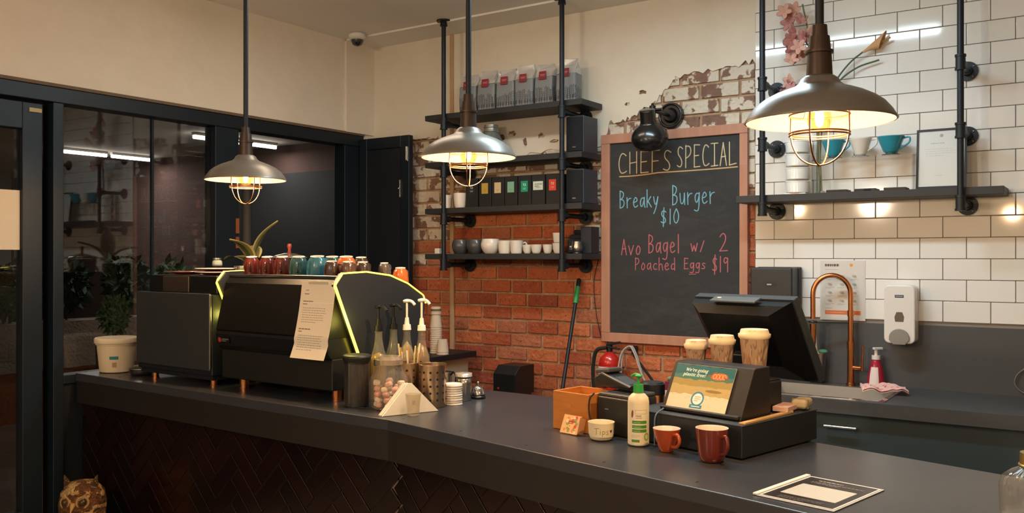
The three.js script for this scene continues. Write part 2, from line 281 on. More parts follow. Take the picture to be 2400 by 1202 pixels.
const segs = [[cFront[0], cFront[1]], [cFront[1], cFront[2]], [cFront[2], cFront[3]]];
obj('fascia', segs.map(([a, b]) => { const L = Math.hypot(b[0] - a[0], b[1] - a[1]), ang = -Math.atan2(b[1] - a[1], b[0] - a[0]);
  return xf(span(0, L, HC - 0.15, HC - 0.0372, -0.025, 0), [a[0], 0, a[1]], [0, ang, 0]); }), fasciaM, counter);
const cb = obj('tiled_front', segs.map(([a, b]) => { const L = Math.hypot(b[0] - a[0], b[1] - a[1]), ang = -Math.atan2(b[1] - a[1], b[0] - a[0]);
  return xf(span(0, L, 0.0, HC - 0.05, -0.12, -0.052), [a[0], 0, a[1]], [0, ang, 0]); }), grout, counter);
{ // tiles run on across the slight bends; each segment keeps its own tiles
  let run = 0; const placed = [];
  for (const [a, b] of segs) {
    const L = Math.hypot(b[0] - a[0], b[1] - a[1]), ang = -Math.atan2(b[1] - a[1], b[0] - a[0]);
    const grp = new THREE.Matrix4().makeRotationY(ang).setPosition(a[0], 0, a[1]);
    for (let i = -60; i < 90; i++) for (let j = -60; j < 90; j++) for (const o of [0, 1]) {
      // herringbone: step vectors (TB,TB) and (TL,-TL) in the rotated frame
      const bx = i * TB + j * TL, by = i * TB - j * TL, cx = o ? bx + TB / 2 + TL - TB + 0 : bx + TL / 2, cy = o ? by + TL / 2 + 0 : by + TB / 2;
      const px = o ? bx + TL + TB / 2 : bx + TL / 2, py = o ? by - TL + TB + TL / 2 : by + TB / 2;
      const u = (px - py) * Math.SQRT1_2, v = (px + py) * Math.SQRT1_2;
      if (u < run || u >= run + L || v < 0.2 || v > HC - 0.05) continue;
      placed.push([u - run, v, o, grp, ang]);
    }
    run += L;
  }
  const vis = placed.filter(([u, v, o, g]) => g.elements[12] + u < 4.2).slice(0, 300);
  for (const [u, v, o, g, ang] of vis) {
    const m = obj('tile', hb, hbM[Math.floor(rnd() * 3)], cb); const p = V3(u, v, -0.049).applyMatrix4(g);
    m.position.copy(p); m.rotation.set(0, ang, o ? PI / 4 : -PI / 4, 'YXZ'); if (o) m.rotation.z = PI / 4;
  }
  console.log('herringbone tiles', placed.length, vis.length);
}
obj('inner_side', [span(0.002, 2.3, 0, HC - 0.04, 1.52, 1.56), span(0.002, 2.3, 0.001, 0.04, 1.56, 2.1)], M.black, counter);

// ---------- back bench with sink ----------
const benchM = S(0xffffff, 0.42, 0, { map: dtex(256, (u, v) => mix([62, 64, 67], [78, 80, 82], fbm(u, v, 12, 5)), 1) });
const SX0 = 2.95, SX1 = 3.53, SZ0 = 0.14, SZ1 = 0.54;
const bench = thing('sink_bench', 'dark grey stone sink bench top along the tiled wall', 'bench top');
obj('worktop', planarUV([span(2.8, SX0, 0.86, 0.9, 0.026, 0.6), span(SX1, 5.4, 0.86, 0.9, 0.026, 0.6), span(SX0, SX1, 0.86, 0.9, 0.026, SZ0), span(SX0, SX1, 0.86, 0.9, SZ1, 0.6)].map(g => g.toNonIndexed()).reduce((a, b) => mergeGeometries([a, b]))), benchM, bench);
struct('splashback', planarUV(span(TX, 5.4, 0.9, 1.21, 0.011, 0.025)), S(0x494b4e, 0.45), 'dark grey splashback above the sink bench');
obj('front_edge', span(2.8, 5.4, 0.84, 0.86, 0.575, 0.6), benchM, bench);
{ let n = 0; for (const [x0, x1, lab, hx] of [[2.8, 3.1, 'dark bench cupboard hidden behind the cash drawer', 2.95], [3.1, 4.3, 'wide dark bench drawer with chrome bar handle beside the cash drawer', 3.37], [4.3, 5.4, 'dark bench cupboard past the frame edge', 5]]) {
  const t = thing('bench_cabinet', lab, 'cabinet', [0, 0.001, 0]);
  obj('body', span(x0 + 0.002, x1 - 0.002, 0, 0.69, 0.03, 0.55), M.black, t);
  const d = obj('door', span(x0 + 0.004, x1 - 0.004, 0.1, 0.836, 0.551, 0.57, 0.003), S(0x303f46, 0.5), t);
  if (hx) obj('handle', [rod([hx - 0.07, 0.778, 0.595], [hx + 0.07, 0.778, 0.595], 0.006), rod([hx - 0.06, 0.778, 0.57], [hx - 0.06, 0.778, 0.595], 0.004), rod([hx + 0.06, 0.778, 0.57], [hx + 0.06, 0.778, 0.595], 0.004)], M.chrome, d);
} }
{ const t = thing('sink', 'stainless steel sink set into the dark bench', 'sink', [0, 0, 0]);
  obj('bowl', [span(SX0, SX0 + 0.003, 0.7, 0.899, SZ0, SZ1), span(SX1 - 0.003, SX1, 0.7, 0.899, SZ0, SZ1), span(SX0, SX1, 0.7, 0.899, SZ0, SZ0 + 0.003), span(SX0, SX1, 0.7, 0.899, SZ1 - 0.003, SZ1), span(SX0, SX1, 0.697, 0.7, SZ0, SZ1)], S(0xcac6bf, 0.36, 0.75), t);
  obj('rim', [span(SX0 - 0.02, SX1 + 0.02, 0.9, 0.904, SZ1 - 0.002, SZ1 + 0.02), span(SX0 - 0.02, SX1 + 0.02, 0.9, 0.904, SZ0 - 0.02, SZ0 + 0.002), span(SX0 - 0.02, SX0 + 0.002, 0.9, 0.904, SZ0, SZ1), span(SX1 - 0.002, SX1 + 0.02, 0.9, 0.904, SZ0, SZ1)], M.chrome, t);
}

// ---------- pendant lamps ----------
const shadeOut = S(0x827d77, 0.38, 0.45), cageM = S(0x6e4a30, 0.42, 0.9), bulbGlass = P(0xffe2b8, 0.02, { transmission: 1, thickness: 0 });
const filM = S(0xffd9a0, 0.5, 0, { emissive: new THREE.Color(1, 0.62, 0.26), emissiveIntensity: 40 });
function pendant(label, x, y, z, turn) {      // y: height of the shade's rim
  const t = thing('pendant_lamp', label, 'lamp', [x, y, z], turn, 'caged pendant lamps over the counter');
  const R = 0.175;
  const prof = [[R, 0], [R + 0.003, 0.003], [0.172, 0.012], [0.165, 0.024], [0.151, 0.041], [0.131, 0.056], [0.106, 0.069], [0.08, 0.079], [0.06, 0.086], [0.05, 0.094], [0.044, 0.105], [0.034, 0.112]];
  obj('shade', [lathe([...prof, [0.0, 0.113]])], shadeOut, t);
  obj('shade_lining', [lathe(prof.slice(2).map(([r, h]) => [r - 0.003, h - 0.003]).concat([[0, 0.108]]).reverse().concat([[R - 0.002, 0.001]]))], shadeOut, t);
  obj('neck', [cyl(0.031, 0.028, 0.06, [0, 0.14, 0]), cyl(0.033, 0.033, 0.006, [0, 0.17, 0]), cyl(0.027, 0.024, 0.035, [0, 0.19, 0]), cyl(0.02, 0.018, 0.03, [0, 0.22, 0])], S(0x4c3f37, 0.42, 0.7), t);
  obj('stem', cyl(0.0105, 0.0105, CH - y - 0.245, [0, 0.235 + (CH - y - 0.245) / 2, 0]), M.pipe, t);
  obj('ceiling_rose', cyl(0.06, 0.06, 0.012, [0, CH - y - 0.0065, 0]), M.pipe, t);
  const cr = 0.07, w = 0.0022, ring = [0.018, -0.026, -0.032];
  obj('cage', [...ring.map(h => tor(cr, w, [0, h, 0], [PI / 2, 0, 0])), ...[0, 1, 2, 3].map(k => { const a = k * PI / 2 + 0.35, c = Math.cos(a), s = Math.sin(a); return tube([[cr * c, 0.018, cr * s], [cr * c, -0.028, cr * s], [cr * 0.93 * c, -0.055, cr * 0.93 * s], [cr * 0.7 * c, -0.083, cr * 0.7 * s], [cr * 0.35 * c, -0.1, cr * 0.35 * s], [0, -0.105, 0]], w, 24); })], cageM, t);
  for (const k of [0, 1, 2]) obj('cage_strut', rod([cr * Math.cos(k * 2.1), 0.018, cr * Math.sin(k * 2.1)], [0.03 * Math.cos(k * 2.1), 0.1, 0.03 * Math.sin(k * 2.1)], 0.002), cageM, t);
  obj('socket', cyl(0.018, 0.02, 0.04, [0, 0.088, 0]), M.black, t);
  const b = obj('bulb', lathe([[0.0, -0.024], [0.012, -0.022], [0.024, -0.012], [0.03, 0.004], [0.027, 0.022], [0.018, 0.045], [0.013, 0.07]]), bulbGlass, t); b.castShadow = false;
  obj('filament', [lathe([[0, -0.012], [0.007, -0.008], [0.011, 0.008], [0.009, 0.03], [0.004, 0.04], [0, 0.041]])], filM, b);
  const l = new THREE.PointLight(WARM, 1.5, 0, 2); l.position.set(0, -0.016, 0); l.castShadow = true; l.shadow.radius = 1.2; t.add(l);
}
pendant('largest caged pendant lamp, hanging in front of the white tiles', 3.795, 1.868, 2.517, 0.3);
pendant('middle caged pendant lamp, hanging in front of the wall shelves', 2.411, 1.907, 2.088, 0.9);
pendant('smallest caged pendant lamp, hanging in front of the shop window', 1.197, 1.881, 2.112, 0.2);

// ---------- small shared builders ----------
function loft(rings, capA = true, capB = true) {      // rings: arrays of [x,y,z] with equal counts
  const n = rings[0].length, pos = [], uv = [], idx = [];
  rings.forEach((r, i) => { for (let k = 0; k <= n; k++) { pos.push(...r[k % n]); uv.push(k / n, i / (rings.length - 1)); } });
  for (let i = 0; i + 1 < rings.length; i++) for (let k = 0; k < n; k++) { const a = i * (n + 1) + k, b = a + n + 1; idx.push(a, a + 1, b, b, a + 1, b + 1); }
  for (const [on, r, flip] of [[capA, rings[0], 1], [capB, rings[rings.length - 1], 0]]) if (on) {
    const c = pos.length / 3, m = r.reduce((s, p) => s.map((v, q) => v + p[q] / n), [0, 0, 0]); pos.push(...m); uv.push(0.5, 0.5); r.forEach(p => { pos.push(...p); uv.push(0.5, 0.5); });
    for (let k = 0; k < n; k++) { const a = c + 1 + k, b = c + 1 + (k + 1) % n; flip ? idx.push(c, a, b) : idx.push(c, b, a); }
  }
  const g = new THREE.BufferGeometry(); g.setAttribute('position', new THREE.Float32BufferAttribute(pos, 3)); g.setAttribute('uv', new THREE.Float32BufferAttribute(uv, 2)); g.setIndex(idx);
  g.computeVertexNormals(); return g;
}
const card = (w, h, p, r, d = 0.0012) => { const g = new THREE.BoxGeometry(w, h, d); return xf(g, p, r); };   // printed card or paper, front = +z
function printed(tex, rough = 0.7, side = 0xe8e2d6) { const m = S(0xffffff, rough, 0, { map: tex }), s = S(side, 0.8); return [s, s, s, s, m, s]; }
// flat print just in front of its carrier, drawn as a thin plate of its own
function plate(name, w, h, p, r, tex, parent, rough = 0.6) { const g = new THREE.PlaneGeometry(w, h); xf(g, p, r); return obj(name, g, S(0xffffff, rough, 0, { map: tex, side: THREE.DoubleSide }), parent); }
const scrib = (x, x0, y0, w, rows, gap, col, lw = 2, len = 1) => { x.strokeStyle = col; x.lineWidth = lw; for (let i = 0; i < rows; i++) { let q = x0; const end = x0 + w * (i === rows - 1 ? 0.6 : len - 0.12 * rnd()); while (q < end) { const s = rr(0.03, 0.1) * w; x.beginPath(); x.moveTo(q, y0 + i * gap); x.lineTo(Math.min(end, q + s), y0 + i * gap); x.stroke(); q += s + w * 0.02; } } };

// ---------- pipe shelving ----------
const pr = 0.0145;
const flangeAt = (p, axis, dir) => { // axis 'y' ceiling, 'z' wall
  const r = axis === 'y' ? [0, 0, 0] : [PI / 2, 0, 0], k = dir;
  const off = (q) => axis === 'y' ? [p[0], p[1] + q * k, p[2]] : [p[0], p[1], p[2] + q * k];
  return [cyl(0.046, 0.046, 0.009, off(0.0048), r), cyl(0.024, 0.02, 0.03, off(0.022), r)];
};
const fitting = (x, y, z) => [cyl(0.021, 0.021, 0.062, [x, y, z]), cyl(0.024, 0.024, 0.01, [x, y + 0.03, z]), cyl(0.024, 0.024, 0.01, [x, y - 0.03, z])];
{ const t = thing('pipe_shelf', 'four tier black pipe shelf on the brick wall holding bags and mugs', 'shelf');
  const tops = [2.453, 2.15, 1.853, 1.562], px = [0.872, 1.742], pz = 0.292;
  for (const y of tops) obj('shelf_board', span(0.7, 1.86, y - 0.034, y, 0.022, 0.27, 0.002), M.shelf, t);
  for (const x of px) {
    obj('post', [rod([x, 1.49, pz], [x, CH - 0.012, pz], pr), sph(0.021, [x, 1.487, pz])], M.pipe, t);
    obj('flange', flangeAt([x, CH, pz], 'y', -1), M.pipe, t);
    for (const y of tops) { obj('arm', [rod([x, y - 0.07, 0.02], [x, y - 0.07, pz], pr), cyl(0.021, 0.021, 0.045, [x, y - 0.07, pz - 0.03], [PI / 2, 0, 0])], M.pipe, t); obj('fitting', fitting(x, y - 0.07, pz), M.pipe, t); obj('flange', flangeAt([x, y - 0.07, 0.01], 'z', 1), M.pipe, t); }
  }
}
{ const t = thing('tile_wall_shelf', 'single board black pipe shelf on the white tiles holding coffee drippers', 'shelf');
  const z0 = 0.02, pz = 0.262, px = [2.908, 3.815], by = 1.858;
  obj('shelf_board', span(2.76, 3.985, by - 0.036, by, 0.025, 0.24, 0.002), M.shelf, t);
  for (const x of px) {
    obj('post', [rod([x, 1.785, pz], [x, CH - 0.012, pz], pr), sph(0.021, [x, 1.785, pz])], M.pipe, t);
    obj('flange', flangeAt([x, CH, pz], 'y', -1), M.pipe, t);
    for (const y of [1.785, 2.113, 2.42]) { obj('arm', [rod([x, y, z0], [x, y, pz], pr), cyl(0.021, 0.021, 0.045, [x, y, pz - 0.03], [PI / 2, 0, 0])], M.pipe, t); obj('fitting', fitting(x, y, pz), M.pipe, t);
      const f = obj('flange', flangeAt([x, y, z0], 'z', 1), M.pipe, t); obj('bolt', [0, 1, 2, 3].map(k => sph(0.005, [x + 0.034 * Math.cos(k * PI / 2 + 0.7), y + 0.034 * Math.sin(k * PI / 2 + 0.7), z0 + 0.0095], undefined, 8)), M.steel, f); }
  }
}
// coffee bags on the top board
const bagTex = [0, 1, 2].map(k => canvasTex(256, 320, (x, w, h) => {      // line drawing of a street scene printed on grey film
  x.fillStyle = '#84898c'; x.fillRect(0, 0, w, h); x.strokeStyle = '#33373b'; x.fillStyle = '#3a3e42'; x.lineWidth = 4;
  for (let i = 0; i < 7; i++) { const a = 20 + i * 34 + rr(-4, 4), t = rr(70, 150); x.strokeRect(a, t, 26, 250 - t); for (let r = t + 12; r < 235; r += 24) { x.fillRect(a + 5, r, 6, 12); x.fillRect(a + 16, r, 6, 12); } x.beginPath(); x.moveTo(a - 3, t); x.lineTo(a + 13, t - 22); x.lineTo(a + 29, t); x.stroke(); }
  for (let i = 0; i < 6; i++) { const a = 34 + i * 38 + rr(-6, 6); x.beginPath(); x.arc(a, 212, 7, 0, 7); x.fill(); x.fillRect(a - 7, 220, 14, 34); x.fillRect(a - 6, 252, 4, 24); x.fillRect(a + 2, 252, 4, 24); }
  x.fillStyle = '#c9ccce'; x.fillRect(0, h - 18, w, 18); scrib(x, 60, 292, 140, 1, 8, '#d5d7d8', 6);
}));
const bagTop = S(0xcfcdc9, 0.35, 0.25, { side: THREE.DoubleSide });
const redTag = canvasTex(64, 64, (x) => { x.fillStyle = '#8d2a33'; x.fillRect(0, 0, 64, 64); x.fillStyle = '#c9a09e'; x.fillRect(10, 24, 44, 4); x.fillRect(14, 34, 36, 3); });
const bagOrd = ['first', 'second', 'third', 'fourth', 'fifth', 'sixth'];
[[0.985, 0.0], [1.128, 0.0], [1.272, 0.0], [1.412, 0.0], [1.556, 0.0], [1.706, 0.1]].forEach(([x, tw], i) => {
  const t = thing('coffee_bag', `${bagOrd[i]} grey printed coffee bag from the corner on the top shelf`, 'bag', [x, 2.4535, 0.15], tw + rr(-0.05, 0.05), 'coffee bags on the top shelf');
  const w = 0.128, d = 0.095, h = 0.17, ring = (y, ww, dd, j) => rrect(ww, dd, Math.min(0.012, dd * 0.3), 2).map(([a, b]) => [a + rr(-j, j), y + rr(-j, j), b + rr(-j, j)]);
  obj('pouch', planarUV(loft([ring(0, w * 0.97, d * 0.95, 0), ring(0.012, w, d, 0.001), ring(h * 0.5, w * 1.02, d * 1.06, 0.002), ring(h, w, d, 0.002)]).toNonIndexed(), 7.5, 0.5, 0.02), S(0xffffff, 0.45, 0, { map: bagTex[i % 3] }), t);
  obj('crimped_top', toCreasedNormals(loft([ring(h + 0.001, w, d * 0.98, 0.002), ring(h + 0.03, w * 0.97, d * 0.55, 0.007), ring(h + 0.06, w * 0.9, d * 0.2, 0.01), ring(h + 0.078 + 0.01 * (i % 2), w * 0.86, 0.012, 0.006)], false), 0.5), bagTop, t);
  plate('red_label', 0.052, 0.05, [0, h + 0.006, d / 2 + 0.007], [-0.12, 0, 0], redTag, t);
});
// glass jar between the two upper boards
{ const t = thing('glass_urn', 'tall grey glass jar with collared neck on the second shelf', 'jar', [1.14, 2.151, 0.15]);
  obj('jar_body', lathe([[0, 0.001], [0.085, 0.001], [0.09, 0.02], [0.085, 0.09], [0.06, 0.15], [0.045, 0.17], [0.042, 0.19]]), P(0x8d9490, 0.15, { transmission: 0.35, thickness: 0 }), t);
  obj('neck_ring', [tor(0.044, 0.006, [0, 0.18, 0], [PI / 2, 0, 0]), tor(0.044, 0.005, [0, 0.205, 0], [PI / 2, 0, 0]), cyl(0.043, 0.043, 0.04, [0, 0.2, 0])], S(0xa5a69f, 0.3, 0.6), t);
}
// loudspeakers
for (const [y, h, lab] of [[2.151, 0.212, 'upper black bookshelf loudspeaker at the end of the shelf'], [1.854, 0.2, 'lower black bookshelf loudspeaker beside the tea boxes']]) {
  const t = thing('loudspeaker', lab, 'speaker', [1.79, y, 0.135], 0, 'shelf loudspeakers');
  obj('cabinet', box(0.115, h, 0.17, [0, h / 2 + 0.0005, 0.005], [0, 0, 0], 0.004), S(0x3a4047, 0.5), t);
  obj('grille', box(0.106, h - 0.012, 0.01, [0, h / 2, 0.096], [0, 0, 0], 0.004), S(0x17191c, 0.9, 0, { bumpMap: grit, bumpScale: 0.001 }), t);
  obj('badge', box(0.022, 0.006, 0.002, [0, 0.03, 0.102]), M.steel, t);
}
// tea boxes
const teaLab = (bg, txt, fg) => canvasTex(96, 128, (x) => { x.fillStyle = bg; x.fillRect(0, 0, 96, 128); x.fillStyle = fg; x.textAlign = 'center'; x.font = 'bold 40px sans-serif'; const L = txt.split('|'); if (L.length > 1) { scrib(x, 16, 42, 66, 2, 28, fg, 11, 1.1); } else x.fillText(txt, 48, 60); x.fillRect(24, 84, 48, 3); x.fillRect(30, 96, 36, 3); });
const blackCard = S(0x17181a, 0.55);
[[1.02, '#22252a', 'T2', '#d9d9d4', 'black', 0.05], [1.124, '#b8983e', '', '#7c6420', 'mustard', 0], [1.222, '#cdb58c', '', '#a08a62', 'cream', 0], [1.32, '#7fae93', '', '#5b8a70', 'mint', 0], [1.42, '#11916c', 'T2', '#d8efe4', 'green', 0], [1.518, '#c9d2c4', '|', '#3b3b3b', 'white handwritten', 0], [1.62, '#d24632', 'T2', '#f0c9b4', 'red', 0]].forEach(([x, bg, tx, fg, nm]) => {
  const t = thing('tea_box', `black tea box with ${nm} label on the third shelf`, 'box', [x, 1.8535, 0.13], 0, 'tea boxes on the third shelf');
  obj('carton', [box(0.093, 0.185, 0.13, [0, 0.0927, 0], [0, 0, 0], 0.002)], blackCard, t);
  obj('lid_seam', box(0.0945, 0.002, 0.1315, [0, 0.15, 0]), S(0x303236, 0.6), t);
  plate('label', tx.includes('|') ? 0.07 : 0.05, tx.includes('|') ? 0.052 : 0.066, [0, 0.118, 0.0672], [0, 0, 0], teaLab(bg, tx, fg), t);
});
// shelf crockery
function mug(name, label, category, p, r, h, m, turn, group, o = {}) {
  const t = thing(name, label, category, p, turn, group), b = o.bulge ?? 0, ft = o.foot ?? 0.75, w = 0.003;
  const side = Array.from({ length: 13 }, (_, i) => { const q = i / 12; return [(ft + (1 - ft) * Math.pow(q, o.pow ?? 0.5)) * r + b * Math.sin(q * PI), q * h]; });
  obj('body', lathe([[0, 0.0005], [side[0][0] * 0.96, 0.0005], ...side.map(([a, y]) => [a, y + 0.001])], undefined, undefined, 32), m, t);
  const inn = side.slice(1).map(([a, y]) => [a - w, y + 0.001]);
  obj('lining', lathe([[side[12][0], h + 0.001], ...inn.slice().reverse(), [0, inn[0][1]]], undefined, undefined, 32), o.inner ?? m, t);
  if (!o.plain) obj('handle', tube([[side[9][0] - 0.002, h * 0.8, 0], [r + 0.016, h * 0.84, 0], [r + 0.024, h * 0.6, 0], [r + 0.012, h * 0.35, 0], [side[3][0] - 0.002, h * 0.28, 0]], o.hr ?? 0.0045, 20), m, t);
  return t;
}
const whiteC = P(0xe6ddd0, 0.25, { clearcoat: 0.4 }), greyC = P(0x4a4b4c, 0.3, { clearcoat: 0.4 });
mug('mug', 'white mug on the third shelf beside the post', 'mug', [0.80, 1.8535, 0.17], 0.036, 0.088, whiteC, PI, 'white mugs on the third shelf', { foot: 0.82, plain: true });
mug('mug', 'plain white mug on the third shelf beside the black tea box', 'mug', [0.925, 1.8535, 0.19], 0.044, 0.095, whiteC, 0.4, 'white mugs on the third shelf', { foot: 0.7, plain: true });
const sy = 1.5625;
mug('mug', 'dark grey rounded mug nearest the post on the lowest shelf', 'mug', [0.905, sy, 0.16], 0.048, 0.088, greyC, 1.0, 'grey rounded mugs', { bulge: 0.012, foot: 0.72 });
mug('mug', 'dark grey rounded mug next to the big white cup', 'mug', [1.025, sy, 0.16], 0.048, 0.088, greyC, 1.0, 'grey rounded mugs', { bulge: 0.012, foot: 0.72 });
mug('mug', 'large round white mug on the lowest shelf', 'mug', [1.15, sy, 0.17], 0.052, 0.092, whiteC, 1.1, 'lowest shelf white crockery', { bulge: 0.014, foot: 0.7 });
mug('mug', 'tapered white mug with large handle on the lowest shelf', 'mug', [1.265, sy, 0.18], 0.042, 0.08, whiteC, 0.6, 'lowest shelf white crockery', { foot: 0.85, hr: 0.006 });
mug('mug', 'tapered white mug second from the large round mug', 'mug', [1.352, sy, 0.18], 0.04, 0.08, whiteC, 0.8, 'lowest shelf white crockery', { foot: 0.85, hr: 0.006 });
mug('cup', 'small white cup beside the tapered mugs', 'cup', [1.432, sy, 0.18], 0.031, 0.054, whiteC, 2.5, 'lowest shelf white crockery', { foot: 0.6, plain: true });
mug('cup', 'small white cup in the middle of three small cups', 'cup', [1.502, sy, 0.19], 0.034, 0.054, whiteC, 2.5, 'lowest shelf white crockery', { foot: 0.6, plain: true });
mug('cup', 'small white cup beside the stacked white cups', 'cup', [1.57, sy, 0.17], 0.031, 0.054, whiteC, 2.5, 'lowest shelf white crockery', { foot: 0.6, plain: true });
mug('cup', 'lower white cup of the stacked pair behind the post', 'cup', [1.645, sy, 0.17], 0.036, 0.062, whiteC, 2.7, 'lowest shelf white crockery', { foot: 0.66, hr: 0.004 });
mug('cup', 'upper white cup of the stacked pair behind the post', 'cup', [1.645, sy + 0.0645, 0.17], 0.034, 0.058, whiteC, 2.7, 'lowest shelf white crockery', { foot: 0.8, plain: true });
tag(obj('white_box', box(0.035, 0.035, 0.04, [0.755, sy + 0.018, 0.2], [0, 0.2, 0], 0.003), M.white), 'tiny white box at the near end of the lowest shelf', 'box');
{ const t = thing('black_pouch', 'black folded pouch with white lettering on the lowest shelf', 'pouch', [1.735, sy, 0.1]);
  obj('pouch', box(0.11, 0.085, 0.06, [0, 0.0431, 0], [0, 0, 0], 0.012), M.rubber, t); obj('folded_top', [box(0.1, 0.03, 0.03, [0, 0.1, 0], [0.2, 0, 0.06], 0.01), box(0.06, 0.03, 0.02, [0.01, 0.125, 0], [0.4, 0, -0.1], 0.008)], M.rubber, t);
  plate('label', 0.08, 0.03, [0, 0.035, 0.0315], [0, 0, 0], canvasTex(128, 48, (x) => { x.fillStyle = '#1b1b1d'; x.fillRect(0, 0, 128, 48); x.fillStyle = '#d5d2cc'; x.fillRect(8, 8, 70, 12); scrib(x, 8, 30, 110, 2, 9, '#9a9894', 3); }), t);
}
{ const t = thing('chrome_cup', 'small shiny metal cup beside the black pouch', 'cup', [1.79, sy, 0.2]);
  obj('body', lathe([[0, 0.001], [0.024, 0.001], [0.032, 0.02], [0.034, 0.04], [0.028, 0.062], [0.03, 0.07], [0.027, 0.069], [0.02, 0.03], [0, 0.006]]), M.steel, t); obj('foot', tor(0.022, 0.004, [0, 0.004, 0], [PI / 2, 0, 0]), M.steel, t); }
{ const t = thing('black_carton', 'plain black carton at the end of the lowest shelf', 'box', [1.82, sy, 0.1]);
  obj('carton', box(0.07, 0.155, 0.1, [0, 0.078, 0], [0, 0, 0], 0.003), S(0x26292e, 0.6), t); obj('flap', box(0.068, 0.002, 0.098, [0, 0.157, 0]), S(0x33363b, 0.6), t); }

// ---------- chalkboard ----------
const G = {
  C: [[[.9, .85], [.6, 1], [.25, .88], [.06, .5], [.2, .1], [.55, 0], [.95, .12]]], H: [[[.1, 1], [.1, 0]], [[.85, 1], [.85, 0]], [[.1, .48], [.85, .52]]], E: [[[.12, 1], [.1, 0]], [[.1, 0], [.9, .02]], [[.12, 1], [.88, .98]], [[.1, .5], [.72, .52]]],
  F: [[[.12, 1], [.1, 0]], [[.12, 1], [.9, 1]], [[.1, .5], [.75, .52]]], S: [[[.88, .86], [.55, 1], [.2, .86], [.24, .6], [.65, .44], [.82, .2], [.5, 0], [.1, .12]]], P: [[[.1, 0], [.12, 1]], [[.1, .95], [.6, 1], [.9, .76], [.66, .5], [.12, .42]]],
  I: [[[.5, 1], [.5, 0]], [[.05, 1], [.95, 1]], [[.05, 0], [.95, .02]]], A: [[[.05, 0], [.48, 1]], [[.48, 1], [.92, 0]], [[.2, .38], [.8, .4]]], L: [[[.1, 1], [.1, 0]], [[.1, 0], [1, .06]]],
  B: [[[.1, 1], [.1, 0]], [[.1, 1], [.6, .96], [.78, .76], [.5, .54], [.12, .5]], [[.12, .5], [.7, .5], [.9, .26], [.6, .02], [.1, 0]]], r: [[[.15, .6], [.2, 0]], [[.2, .35], [.45, .58], [.85, .55]]],
  e: [[[.1, .3], [.85, .34], [.7, .56], [.4, .6], [.1, .34], [.22, .06], [.55, 0], [.9, .12]]], a: [[[.85, .5], [.5, .6], [.12, .36], [.2, .06], [.55, .04], [.82, .4]], [[.86, .58], [.84, .1], [1, 0]]], k: [[[.15, 1], [.15, 0]], [[.8, .6], [.18, .28]], [[.3, .34], [.9, 0]]],
  y: [[[.1, .58], [.25, .16], [.6, .14], [.85, .56]], [[.86, .58], [.6, -.1], [.1, -.38]]], u: [[[.1, .58], [.14, .14], [.45, .0], [.8, .2], [.84, .58]], [[.84, .58], [.9, 0]]], g: [[[.84, .5], [.5, .6], [.12, .4], [.24, .1], [.6, .08], [.82, .4]], [[.86, .58], [.84, -.2], [.5, -.4], [.05, -.3]]],
  v: [[[.08, .58], [.45, 0]], [[.45, 0], [.9, .6]]], o: [[[.5, .58], [.14, .38], [.2, .06], [.55, 0], [.86, .24], [.76, .52], [.48, .58]]], w: [[[.05, .55], [.25, 0]], [[.25, 0], [.48, .4]], [[.48, .4], [.7, 0]], [[.7, 0], [.95, .58]]], '/': [[[.2, -.05], [.8, .75]]], l: [[[.5, 1], [.5, 0]]],
  s: [[[.84, .5], [.5, .58], [.2, .46], [.5, .3], [.82, .16], [.5, 0], [.1, .06]]],
  c: [[[.85, .5], [.5, .58], [.14, .3], [.4, 0], [.88, .08]]], h: [[[.14, 1], [.14, 0]], [[.14, .36], [.5, .58], [.82, .4], [.86, 0]]], d: [[[.8, .48], [.45, .58], [.12, .3], [.35, 0], [.8, .16]], [[.84, 1], [.86, 0]]],
  '$': [[[.85, .8], [.5, .95], [.16, .76], [.3, .52], [.7, .42], [.84, .2], [.5, .04], [.12, .16]], [[.55, 1.1], [.45, -.16]]], 1: [[[.5, 1], [.48, 0]]], 0: [[[.5, 1], [.12, .66], [.16, .2], [.5, 0], [.86, .3], [.84, .74], [.5, 1]]], 2: [[[.12, .76], [.4, 1], [.8, .82], [.7, .45], [.1, .02]], [[.1, .02], [.95, .04]]], 9: [[[.84, .82], [.5, 1], [.14, .74], [.4, .5], [.82, .7]], [[.86, .9], [.84, 0]]],
};
function chalkText(x, s, x0, y0, adv, h, col, lw, slope = 0) {
  let q = x0; x.lineCap = 'round'; x.lineJoin = 'round';
  for (const ch of s) { const w = (ch === 'l' || ch === '1' ? 0.55 : ch === 'w' ? 1.2 : 1) * adv; if (ch !== ' ') for (const st of G[ch]) for (let pass = 0; pass < 3; pass++) {
    x.strokeStyle = col; x.globalAlpha = pass ? 0.35 : 0.9; x.lineWidth = lw * (pass ? 0.6 : 1); const P2 = st.map(([a, b]) => [q + a * w * 0.82 + rr(-1, 1) * (pass ? 1.6 : 0.4), y0 + (q - x0) * slope - b * h + rr(-1, 1) * (pass ? 1.6 : 0.4)]);
    x.beginPath(); x.moveTo(...P2[0]); if (P2.length === 2) x.lineTo(...P2[1]); else { for (let i = 1; i < P2.length - 1; i++) { const m = i === P2.length - 2 ? P2[i + 1] : [(P2[i][0] + P2[i + 1][0]) / 2, (P2[i][1] + P2[i + 1][1]) / 2]; x.quadraticCurveTo(P2[i][0], P2[i][1], m[0], m[1]); } } x.stroke(); }
    q += w; } x.globalAlpha = 1;
}
